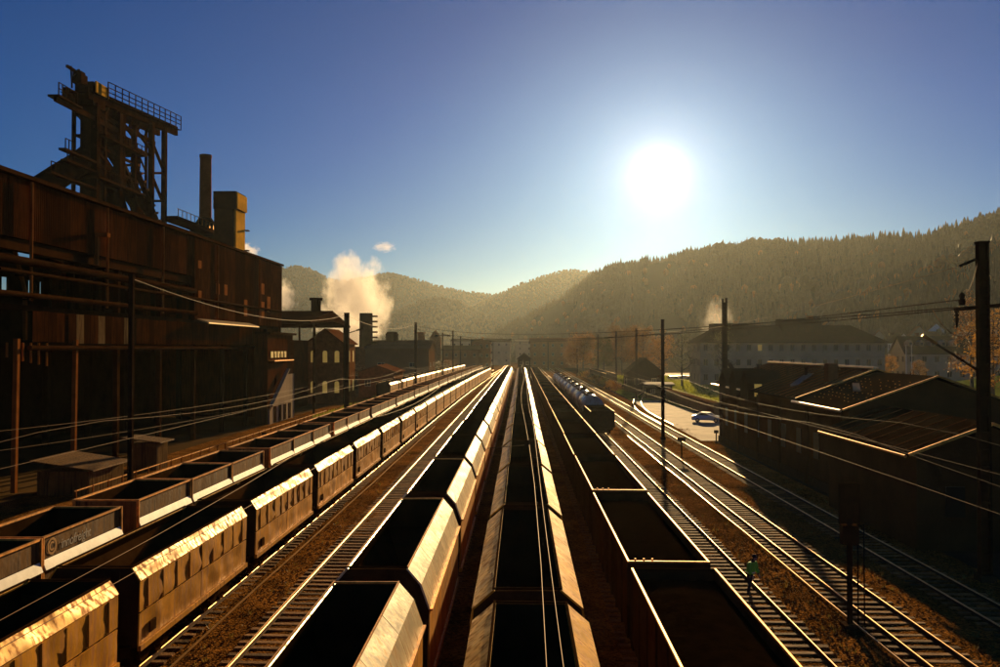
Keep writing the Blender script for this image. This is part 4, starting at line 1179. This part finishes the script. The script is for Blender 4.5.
for k, (px, top) in enumerate(((906,346),(911.5,345.5))):
    p = at(px, top, 245); b_ = thing('flag_pole', 'slim white flag pole in front of the terrace, %s of two' % ('first' if k == 0 else 'second'), 'pole', (p.x, 245, GZ), 0, 'flag poles')
    part('pole', M().tube((0,0,0),(0,0,p.z-GZ),.16,.10,8), MT['white'], b_); part('finial', M().lathe([(0,p.z-GZ),(.18,p.z-GZ+.15),(0,p.z-GZ+.32)],0,0,8), MT['white'], b_)
hs_list = [(878,338,640,9,'redroof','palew'),(897,334,640,11,'roof','palew'),(918,336,560,10,'redroof','palew'),(935,332,600,11,'roof','white'),(948,326,640,12,'redroof','palew'),(962,334,560,10,'roof','palew'),(985,330,560,11,'redroof','palew'),(900,344,520,10,'roof','white'),(930,343,500,9,'redroof','palew')]
desc = ('far left of the hillside row','dark-roofed, second along the slope','red-roofed in the middle of the slope','white and steep-roofed above its neighbours','highest up the slope','dark-roofed below the highest one','at the picture edge behind the big mast','white at the slope foot','low red-roofed at the slope foot')
for (px, py, Y, w, rf_, wl2), ds in zip(hs_list, desc):
    Y *= .72; w *= .75
    p = at(px, py+6, Y)
    house('hillside_house', 'small hillside house, '+ds, 'house', p.x, Y, w, 7.5, p.z+3.4, p.z+7.2, R(random.uniform(-25,25)), wl2, rf_, 0, 2, 3, 2, random.choice('xy'), 'houses on the far slope', base=p.z-5)
struct('terrain', M().sheet(lambda u, v: (118+190*u, 320+190*v, -.5+v*17*min(1, u*3+.3)), 14, 14), MT['meadow'], 'rising meadow under the hillside houses')

# ------------------------------------------------------------------ masts, lamps, signals
def mast(label, x, y, top, w=.42, lamp=0, arm=0, group='yard masts', lattice=False):
    t = thing('steel_mast', label, 'mast', (x, y, GZ), 0, group); h = top-GZ
    m = M()
    if lattice:
        for sx in (-1,1):
            m.beam((sx*w*.5,0,0),(sx*w*.42,0,h),w*.22,w*.8)
        m.box(-w*.3, w*.3, -w*.12, w*.12, 0, h)
        for k in range(int(h/.8)): m.box(-w*.52,w*.52,-w*.45,w*.45,.4+k*.8,.5+k*.8)
    else:
        m.box(-w/2,-w/2+.06,-w/2,w/2,0,h); m.box(w/2-.06,w/2,-w/2,w/2,0,h); m.box(-w/2+.06,w/2-.06,-.05,.05,0,h)
    part('post', m, MT['mast'], t)
    part('foot', M().box(-w*.8,w*.8,-w*.8,w*.8,0,.3), MT['footing'], t)
    part('cap', M().box(-w*.56,w*.56,-w*.56,w*.56,h,h+.08), MT['mast'], t)
    if lamp:
        part('lamp_arm', M().beam((0,0,h*.82),(lamp*1.6,0,h*.82+.5),.12), MT['mast'], t)
        part('lamp_head', M().beam((lamp*1.4,0,h*.82+.45),(lamp*2.4,0,h*.82+.75),.4,.2), MT['mast'], t)
    if arm:
        for z in (6.9-GZ, 5.6-GZ):
            part('catenary_arm', M().tube((0,0,z+.5),(arm,0,z),.05,.05,6), MT['mast'], t)
        part('insulator', M().tube((arm*.15,0,7.3-GZ),(arm*.3,0,7.2-GZ),.12,.12,8), MT['wire'], t)
    return t
mast('tall steel mast in front of the hall, highest at its side', -24.1, 52, 15.1, .27)
mast('steel mast with a small lamp beside the arched brick house', -24.1, 117, 15.4, .62, lamp=1)
mast('steel mast rising from the container train, left of the valley gap', -24.1, 194, 16.4, .55)
mast('thin lamp mast with crossbar, third beyond the brick house', -24.1, 261, 15.2, .4)
for k, y in enumerate((282, 338, 402)):
    mast('distant thin mast on the left line, %s beyond the lamp mast' % ORD[k], (-22.6,-24.1,-23.6)[k], y, (16.3,15.2,15.0)[k], .45)
m2 = thing('lamp_crossbar', 'pair of flood lamps on a crossbar over the left tracks', 'lamp', (-24.1, 260.6, 14.4)); part('bar', M().box(-2.2,2.2,-.1,.1,0,.2), MT['mast'], m2)
for s in (-1,1): part('lamp_head', M().box(s*1.9-.5,s*1.9+.5,-.4,.4,-.25,-.02), MT['mast'], m2)
mast('tall steel mast between the two right-hand empty tracks', 16.75, 101, 13.9, .36, arm=-2.2)
mt_ = mast('dark mast with leaning strut beside the goods shed end', 24.0, 100.8, 15.9, .52)
part('strut', M().beam((.5,0,9),(5.0,-1.5,1.0),.45), MT['mast'], mt_); part('forked_cap', M().box(-.28,-.14,-.2,.2,15.9-GZ+.1,16.4-GZ).box(.14,.28,-.3,.3,15.9-GZ+.1,16.5-GZ), MT['mast'], mt_)
for k, (y, tp) in enumerate(((179,14.6),(217,14.8),(268,14.8),(364,15.0))):
    mast('distant steel mast on the right line, %s beyond the goods shed' % ORD[k], 24.2, y, tp, .42)
for k, (px, Y) in enumerate(((548,420),(533,460),(493,430),(577,330))):
    p = at(px, 345, Y); mast('very distant thin mast near the signal hut, %s of its cluster' % ORD[k], p.x, Y, 13.5, .4, group='masts at the yard end')
# the big mast in front at the right edge
bm = mast('big dark lattice mast with insulated crossarm at the right edge', 21.55, 40.2, 15.5, .44, lattice=True)
zc = 12.55-GZ
part('crossarm', M().beam((-1.3,0,zc-.15),(3.2,0,zc+.25),.14,.18), MT['mast'], bm)
for k, (x, z) in enumerate(((-1.2,zc-.1),(1.2,zc+.15),(2.9,zc+.2))):
    i_ = part('insulator', M().lathe([(.05,0),(.11,-.06),(.05,-.10),(.11,-.18),(.05,-.24),(.11,-.32),(.05,-.4),(.11,-.48),(.03,-.9)], x, 0, 10), MT['mast'], bm, (0,0,z))
part('standing_insulator', M().lathe([(.13,0),(.16,.2),(.09,.3),(.14,.45),(.04,.6)], -.95, 0, 10), MT['mast'], bm, (0,0,zc+.05))
def drop(a, b, sag, n=10):
    a, b = Vector(a), Vector(b)
    return [a.lerp(b, i/n) - Vector((0,0,sag*4*(i/n)*(1-i/n))) for i in range(n+1)]
part('jumper_loop', M().path(drop((-.2,0,zc+2.1),(-.95,0,zc+.6),.5), .02), MT['wire'], bm)
part('jumper_loop', M().path(drop((-2.5,-.4,zc-.2),(-.3,0,zc-1.1),.7), .02), MT['wire'], bm)
part('bracket', M().beam((-.3,0,zc+2.2),(-.9,.3,zc+1.9),.12), MT['mast'], bm)
part('lamp_bracket', M().beam((0,0,9.6),(-2.2,.6,11.2),.1), MT['mast'], bm)
part('lamp_head', M().beam((-1.9,.5,11.0),(-2.5,.65,11.4),.3,.12), MT['rim'], bm)

def wire(label, pts, r=.022, mtl='wire', name='overhead_wire', group='overhead wires'):
    m = M().path(pts, r, 5); o = part(name, m, MT[mtl], None); return tag(o, label, 'wire', group)
for x, nm in ((XD+.05,'the middle hopper train'),(XT,'the sunlit empty track'),(XU,'the track by the sheds'),(XQ,'the empty left track'),(-22.2,'the track by the lamp masts')):
    far = 300 if x != XD+.05 else 280
    wire('contact wire above '+nm, [(x+.25*math.sin(y/60*3.14), y, 5.5) for y in range(8, far, 12)], .009)
    pts = []
    for y in range(8, far, 6):
        u = ((y-41) % 60)/60; pts.append((x+.35, y, 6.95-1.1*4*u*(1-u)*.8))
    wire('sagging carrier wire above '+nm, pts, .008)
dm = thing('wire_clamp', 'small clamp with ties on the wires over the middle train', 'clamp', (XD+.1, 44, 5.5))
part('clamp', M().box(-.12,.12,-.1,.1,-.02,.35), MT['mast'], dm); part('tie_rod', M().tube((0,0,.1),(-2.2,0,-.1),.02,.02,6), MT['wire'], dm)
# power lines from the big mast across the yard
L1, L2, L3 = Vector((-24.1,194,15.7)), Vector((-24.1,194,15.0)), Vector((-24.1,261,15.0))
wire('upper power line crossing the whole yard', drop((20.4,40.2,12.5), L1, 1.6, 24), .028, 'mast', 'power_line')
wire('lower power line crossing the whole yard', drop((20.2,40.0,12.4), L2, 1.9, 24), .028, 'mast', 'power_line')
wire('third power line dropping to the thin lamp mast', drop((20.9,40.5,12.9), L3, 2.3, 24), .028, 'mast', 'power_line')
wire('high wire from the big mast top into the distance', drop((20.8,40.4,14.5), (24.2,179,14.5), 1.6, 16), .016, 'wire', 'power_line')
wire('wire linking the mast by the hall to the mast by the brick house', drop((-24.1,52,14.9),(-24.1,117,15.2),1.6,16), .018, 'wire', 'power_line')
wire('wire linking the lamp mast to the valley-gap mast', drop((-24.1,117,15.1),(-24.1,194,16.2),1.5,16), .018, 'wire', 'power_line')
for k, (z0, z1, x0, x1) in enumerate(((6.2,6.6,-27,-25),(5.0,5.2,-28,-26))):
    wire(('upper','lower')[k]+' feeder wire along the foot of the hall', drop((x0-2,40,z0),(x1,128,z1),.8,14), .009, 'wire', 'power_line')

# colour-light signal seen from behind
t = thing('signal_post', 'railway signal seen from behind, beside the sunlit track', 'signal', (12.72, 33.4, GZ))
part('post', M().box(-.09,.09,-.06,.06,0,4.2), MT['mast'], t)
part('back_board', M().box(-.36,.36,-.04,.04,4.0,5.5), MT['frame'], t)
part('board_edge', M().box(-.40,-.36,-.05,.05,3.98,5.52).box(.36,.40,-.05,.05,3.98,5.52).box(-.36,.36,-.05,.05,5.5,5.54), MT['frame'], t)
part('lamp_housing', M().tube((0,.06,4.75),(0,.45,4.75),.24,.24,12), MT['mast'], t)
part('lower_box', M().box(-.3,.3,-.2,.2,3.2,3.95), MT['frame'], t)
part('ladder', M().beam((.28,-.1,0),(.28,-.1,4.0),.04).beam((.52,-.1,0),(.52,-.1,4.0),.04), MT['mast'], t)
part('foot', M().box(-.3,.3,-.3,.3,0,.14), MT['footing'], t)
def marker(label, x, y, h, wide=.25):
    t = thing('trackside_post', label, 'post', (x, y, GZ), 0, 'small trackside posts')
    part('post', M().box(-.06,.06,-.06,.06,0,h), MT['mast'], t); part('plate', M().box(-wide,wide,-.05,.05,h-.35,h), MT['mast'], t)
    part('foot', M().box(-.15,.15,-.15,.15,0,.1), MT['footing'], t)
marker('short dark post with crossbar beside the sunlit track', 15.75, 84, 2.0, .4)
marker('short post on the sunlit pad near the goods shed corner', 22.1, 97, 1.5)
marker('low white-topped post beside the curved turnout', 20.9, 160, 1.6)
marker('small post between the container train and the hall', -25.5, 84, 2.4)
# ------------------------------------------------------------------ trees
def tree(label, x, y, h, cr, leaf, nleaf=2600, dens=1.0, base=GZ, bare=.0, size=.5, group='trees beyond the yard', name='broadleaf_tree'):
    t = thing(name, label, 'tree', (x, y, base), random.random()*6, group)
    rr = random.Random(int(x*13+y)); m = M()
    m.tube((0,0,0),(.1,.05,h*.35),h*.022,h*.016,8); m.tube((.1,.05,h*.35),(0,.1,h*.92),h*.016,h*.004,7)
    tips = []
    for k in range(17):
        z = h*(.26+.6*k/17); a = k*2.4+rr.random(); l_ = cr*(.95 if k < 10 else .6)*rr.uniform(.6,1.05)
        e = Vector((math.cos(a)*l_, math.sin(a)*l_, z+h*rr.uniform(.05,.2)))
        mid = Vector((0,0,z)).lerp(e,.5)+Vector((0,0,-.02*h))
        m.tube((0,0,z),mid,h*.009,h*.006,5,False); m.tube(mid,e,h*.006,h*.002,5,False)
        for q in range(4):
            f = e+Vector((rr.uniform(-1,1),rr.uniform(-1,1),rr.uniform(-.3,1)))*cr*.35; m.tube(mid.lerp(e,.6),f,h*.003,h*.001,4,False); tips.append((f, cr*.30)); 
        tips.append((e, cr*.36))
    part('trunk', m, MT['bark'], t)
    c = M()
    for k in range(nleaf):
        p, s = rr.choice(tips); v = Vector((rr.gauss(0,1),rr.gauss(0,1),rr.gauss(0,.8)))*s*.62
        q = p+v; s_ = size*rr.uniform(.5,1.2)
        a = Vector((rr.gauss(0,1),rr.gauss(0,1),rr.gauss(0,1))).normalized(); b = a.cross(Vector((rr.random(),rr.random(),1))).normalized()
        c.add([q-a*s_*.5, q+b*s_*.35, q+a*s_*.5, q-b*s_*.35], [(0,1,2,3)])
    part('crown', c, MT[leaf], t)
    return t
def tpx(label, px, base_py, top_py, Y, crpx, leaf, n=2600, **k):
    b = at(px, base_py, Y); z = at(px, top_py, Y).z; tree(label, b.x, Y, z-GZ, crpx*Y/F, leaf, n, **k)
tpx('round orange-brown tree right of the signal hut', 583, 362, 337, 330, 15, 'leafo', 6500, size=.75)
tpx('broad brown tree behind the line of masts', 622, 366, 330, 330, 16, 'leafo', 5500, size=.7)
tpx('tall thin-crowned tree left of the tall steel mast', 643, 372, 328, 280, 13, 'leafo', 3800, size=.55)
tpx('nearly bare tree standing on the lawn', 682, 376, 333, 240, 12, 'leafg', 900, size=.45)
tpx('bare young tree at the apartment corner', 722, 384, 328, 215, 12, 'leafg', 700, size=.4)
tpx('olive tree left of the gabled hut', 604, 366, 340, 300, 9, 'leafg', 2200, size=.6)
tpx('brown tree between the hut and the lawn', 662, 372, 336, 300, 11, 'leafo', 1600, size=.6)
tpx('golden tree behind the big mast', 993, 392, 318, 150, 22, 'leafy', 3200, size=.4)
tpx('tall rusty tree above the golden one at the picture edge', 972, 380, 303, 190, 16, 'leafo', 3000, size=.45)
tpx('small yellow bush in front of the terrace', 919, 372, 361, 240, 6, 'leafy', 900, size=.4)
tpx('low yellow bush at the apartment end', 884, 372, 358, 262, 6, 'leafy', 800, size=.4)
tpx('low golden bush beside the pale dormers', 891, 366, 356, 266, 5, 'leafy', 700, size=.4)
for k in range(7):
    px = (356, 372, 388, 405, 425, 436, 448)[k]
    tpx('rusty scrub behind the far train, %s from the brick house' % ORD[k], px, 386-k*1.5, 366-k*.8, 240+k*18, 8, ('leafo','leafg')[k%2], 1300, size=.45, name='scrub_bush', group='scrub behind the far train')
for k in range(9):
    x = 23.6+.3*(k%3); y = 200+k*14
    tree('small shrub along the right track edge, %s from the turnout' % ORD[k], 22.2+.2*(k%2), y, 2.4, 1.2, ('leafo','leafy','leafg')[k%3], 500, size=.3, name='scrub_bush', group='scrub along the right track')
# rough grass along the left-hand track edge
m = M(); rr = random.Random(11)
for k in range(5200):
    y = 128+rr.random()**1.4*190; x = rr.uniform(-31.8,-29.2)+.9*noise.noise((y*.1,0,0)); h = rr.uniform(.25,.75); a = rr.random()*3.14
    d = Vector((math.cos(a),math.sin(a),0))*.12; p = Vector((x,y,-.25)); w = Vector((rr.gauss(0,.12),rr.gauss(0,.12),h))
    m.add([p-d,p+d,p+w], [(0,1,2)])
o = part('grass', m, leaf_mat('verge_grass', (.30,.30,.03)), None); tag(o, 'tufts of sunlit verge grass beside the far hopper train', None, None, 'stuff')
m = M(); rr = random.Random(12)
for k in range(26000):
    x = rr.uniform(30,95); y = rr.uniform(170,330); h = rr.uniform(.25,.7); a = rr.random()*3.14
    d = Vector((math.cos(a),math.sin(a),0))*.25; p = Vector((x,y,-.27)); w = Vector((rr.gauss(0,.12),rr.gauss(0,.12),h))
    m.add([p-d,p+d,p+w], [(0,1,2)])
o = part('grass', m, leaf_mat('lawn_grass', (.34,.36,.03)), None); tag(o, 'sunlit grass blades on the lawn by the apartments', None, None, 'stuff')

# ------------------------------------------------------------------ cars
def car(label, x, y, rz, paint, group=None, base=GZ):
    t = thing('parked_car', label, 'car', (x, y, base), rz, group)
    def body():
        pr = [(-2.05,.32),(-2.1,.62),(-1.95,.86),(-1.15,.98),(-.55,1.42),(.75,1.46),(1.5,1.05),(2.05,.92),(2.12,.55),(2.05,.32)]
        m = M(); n = len(pr); vs = []
        for x_, k in ((-.84,.0),(-.78,1),(.78,1),(.84,.0)):
            vs += [((x_ if z < 1.0 else x_*(.84 if abs(x_) > .8 else .86)), y_, z) for y_, z in pr]
        m.add(vs, [tuple(range(n))] + [tuple(range(3*n,4*n))[::-1]] + [(k*n+i, (k+1)*n+i, (k+1)*n+(i+1)%n, k*n+(i+1)%n) for k in range(3) for i in range(n)])
        return m.mesh('body', MT[paint])
    obj('body', cached(('car',paint), body), t)
    for s in (-1, 1):
        obj('side_window', cached(('cw',s), lambda: M().add([(s*.80,-1.0,1.0),(s*.735,-.5,1.36),(s*.735,.7,1.39),(s*.80,1.25,1.04)], [(0,1,2,3),(3,2,1,0)]).mesh('side_window', MT['glass'])), t)
        for y_ in (-1.3, 1.3):
            w = obj('wheel', cached('tyre', lambda: M().tube((-.1,0,.31),(.1,0,.31),.31,.31,14).mesh('wheel', MT['tyre'])), t, (s*.76, y_, 0))
            obj('hub', cached(('hub',), lambda: M().tube((-.115,0,.31),(.115,0,.31),.17,.17,10).mesh('hub', MT['zinc'])), w)
        obj('headlight', cached(('hl',s), lambda: M().box(s*.62-.14, s*.62+.14, -2.11, -2.0, .62, .76).mesh('headlight', MT['white'])), t)
    obj('windscreen', cached('ws', lambda: M().add([(-.68,-1.17,1.0),(.68,-1.17,1.0),(.62,-.6,1.4),(-.62,-.6,1.4)], [(0,1,2,3)]).mesh('windscreen', MT['glass'])), t)
    return t
car('silver-blue car parked on the shaded pad beside the goods shed', 27.0, 124.5, R(75), 'carblue', base=-.17)
p = gnd(701, 376.5, -.2); car('dark car on the pale road across the lawn', p.x, p.y, R(80), 'cardark', base=-.2)
for k in range(9):
    p = at(671+k*4.2, 366, 290); 
    car('parked car in the row behind the lawn, %s from the mast' % ORD[k], p.x, 290+random.uniform(-1,1), R(random.uniform(-12,12)), ('carlight','cardark','carblue')[k*7%3], 'cars parked behind the lawn', base=-.2)
for k in range(13):
    p = at(886+k*7.0, 380, 232)
    car('car in the car park before the terrace, %s from the apartments' % ORD[k], p.x, 232+random.uniform(-3,3), R(random.uniform(60,110) if k%3 else 10), ('carblue','carlight','cardark')[k*5%3], 'cars in the car park', base=-.2)

# ------------------------------------------------------------------ railway worker
pt = thing('person', 'person in green work jacket bending over the track between rails', 'person', (9.95, 37.4, -.15), R(35))
def skin_mesh(name, verts, edges, radii, mt, root=0):
    me = bpy.data.meshes.new(name); me.from_pydata(verts, edges, []); me.materials.append(mt)
    o = obj(name, me, pt)
    sk_ = o.modifiers.new('skin', 'SKIN'); sk_.use_smooth_shade = True
    for i, r in enumerate(radii):
        me.skin_vertices[0].data[i].radius = (r if isinstance(r, tuple) else (r, r))
        me.skin_vertices[0].data[i].use_root = (i == root)
    ss = o.modifiers.new('subsurf', 'SUBSURF'); ss.levels = 1; ss.render_levels = 2
    return o
# local -y is forward; torso leans forward, arms reach down
V = [(0,.0,.92),(0,-.04,1.12),(0,-.12,1.36),(0,-.17,1.50),(0,-.22,1.60),(0,-.25,1.70),
     (-.10,0,.88),(-.12,-.06,.48),(-.13,.02,.09),(-.13,-.14,.04),(.10,0,.88),(.13,.10,.49),(.13,.18,.10),(.13,.03,.04),
     (-.19,-.14,1.40),(-.25,-.16,1.13),(-.21,-.32,.93),(.19,-.14,1.40),(.26,-.14,1.13),(.23,-.29,.92)]
E = [(0,1),(1,2),(2,3),(3,4),(4,5),(0,6),(6,7),(7,8),(8,9),(0,10),(10,11),(11,12),(12,13),(2,14),(14,15),(15,16),(2,17),(17,18),(18,19)]
RD = [.135,.13,.14,.065,.085,.075,.095,.065,.05,.045,.095,.065,.05,.045,.065,.05,.038,.065,.05,.038]
skin_mesh('body', V, E, RD, MT['navy'])
JV = [(0,0,.86),(0,-.04,1.10),(0,-.12,1.36),(0,-.155,1.46),(-.20,-.14,1.40),(-.255,-.16,1.13),(-.22,-.28,.98),(.20,-.14,1.40),(.265,-.14,1.13),(.24,-.26,.97)]
JE = [(0,1),(1,2),(2,3),(2,4),(4,5),(5,6),(2,7),(7,8),(8,9)]
skin_mesh('jacket', JV, JE, [.20,.185,.20,.10,.10,.085,.068,.10,.085,.068], MT['hivis'])
part('reflective_band', M().lathe([(.205,1.0),(.207,1.05)], 0, -.025, 18), MT['white'], pt)
part('cap', M().lathe([(.105,0),(.108,.04),(.085,.10),(.03,.13),(0,.132)], 0, -.245, 14), MT['navy'], pt, (0,0,1.70))
for s, w in ((-1,(-.21,-.32,.93)),(1,(.23,-.29,.92))):       # hands with five fingers
    h = M(); w = Vector(w); d = Vector((0,-.35,-.94)).normalized(); sd_ = Vector((1,0,0))
    h.beam(w, w+d*.09, .075, .03)
    for q, ln in enumerate((.065,.075,.07,.055)):
        b0 = w+d*.088+sd_*(-.027+.018*q); b1 = b0+d*ln*.55; h.tube(b0,b1,.008,.0075,6); h.tube(b1, b1+(d+Vector((0,.5,0))).normalized()*ln*.5,.0075,.006,6)
    b0 = w+d*.03-sd_*s*.035; h.tube(b0, b0+(d-sd_*s*.9).normalized()*.055,.009,.007,6)
    part('hand', h, MT['skin'], pt)
fa = M(); fa.sheet(lambda u, v: (.082*math.sin((u-.5)*2.6), -.25-.092*math.cos((u-.5)*2.6)-(.022 if abs(u-.5) < .07 and .3 < v < .6 else 0), 1.585+.12*v), 14, 8)
part('face', fa, MT['skin'], pt)

# ------------------------------------------------------------------ steam
def steam(label, c, size, dens, seed):
    m = bpy.data.materials.new('steam'); m.use_nodes = True
    n, l = m.node_tree.nodes, m.node_tree.links; n.remove(n['Principled BSDF'])
    t = n.new('ShaderNodeTexCoord'); 
    mp = n.new('ShaderNodeMapping'); mp.inputs['Location'].default_value = (seed*3.1, seed*1.7, seed)
    l.new(t.outputs['Object'], mp.inputs['Vector'])
    ns = n.new('ShaderNodeTexNoise'); ns.inputs['Scale'].default_value = 1.9; ns.inputs['Detail'].default_value = 5; ns.inputs['Roughness'].default_value = .62
    l.new(mp.outputs[0], ns.inputs['Vector'])
    ln = n.new('ShaderNodeVectorMath'); ln.operation = 'LENGTH'; l.new(t.outputs['Object'], ln.inputs[0])
    a = n.new('ShaderNodeMath'); a.operation = 'MULTIPLY_ADD'; a.inputs[1].default_value = 2.6; a.inputs[2].default_value = -.55; l.new(ns.outputs['Fac'], a.inputs[0])
    b = n.new('ShaderNodeMath'); b.operation = 'SUBTRACT'; l.new(a.outputs[0], b.inputs[0]); l.new(ln.outputs['Value'], b.inputs[1])
    k = n.new('ShaderNodeMapRange'); k.inputs[1].default_value = 0; k.inputs[2].default_value = .28; k.inputs[4].default_value = dens; l.new(b.outputs[0], k.inputs[0])
    pv = n.new('ShaderNodeVolumePrincipled'); pv.inputs['Color'].default_value = (1,.96,.92,1); pv.inputs['Anisotropy'].default_value = .45
    l.new(k.outputs[0], pv.inputs['Density']); l.new(pv.outputs[0], n['Material Output'].inputs['Volume'])
    g = M().lathe([(0,-1),(.38,-.92),(.7,-.71),(.92,-.38),(1,0),(.92,.38),(.7,.71),(.38,.92),(0,1)], 0, 0, 20)
    o = part('steam_plume', g, m, None); o.location = c; o.scale = size
    tag(o, label, None, None, 'stuff'); return o
c = at(355, 302, 300); steam('white steam cloud rising behind the arched brick house', c, (14,14,20), .12, 1)
c = at(348, 334, 300); steam('low steam at the foot of the big steam cloud', c, (13,13,11), .12, 4)
c = at(283, 297, 260); steam('small steam puff beside the hall corner', c, (5,5,6.5), .2, 2)
c = at(243, 250, 215); steam('wisp of steam behind the yellow tower', c, (4.5,4.5,2.2), .22, 3)
c = at(716, 318, 330); steam('thin grey smoke above the apartment block', c, (8,8,9), .022, 5)
c = at(384, 247, 300); steam('tiny detached steam wisp above the big cloud', c, (5,4,2.2), .10, 7)
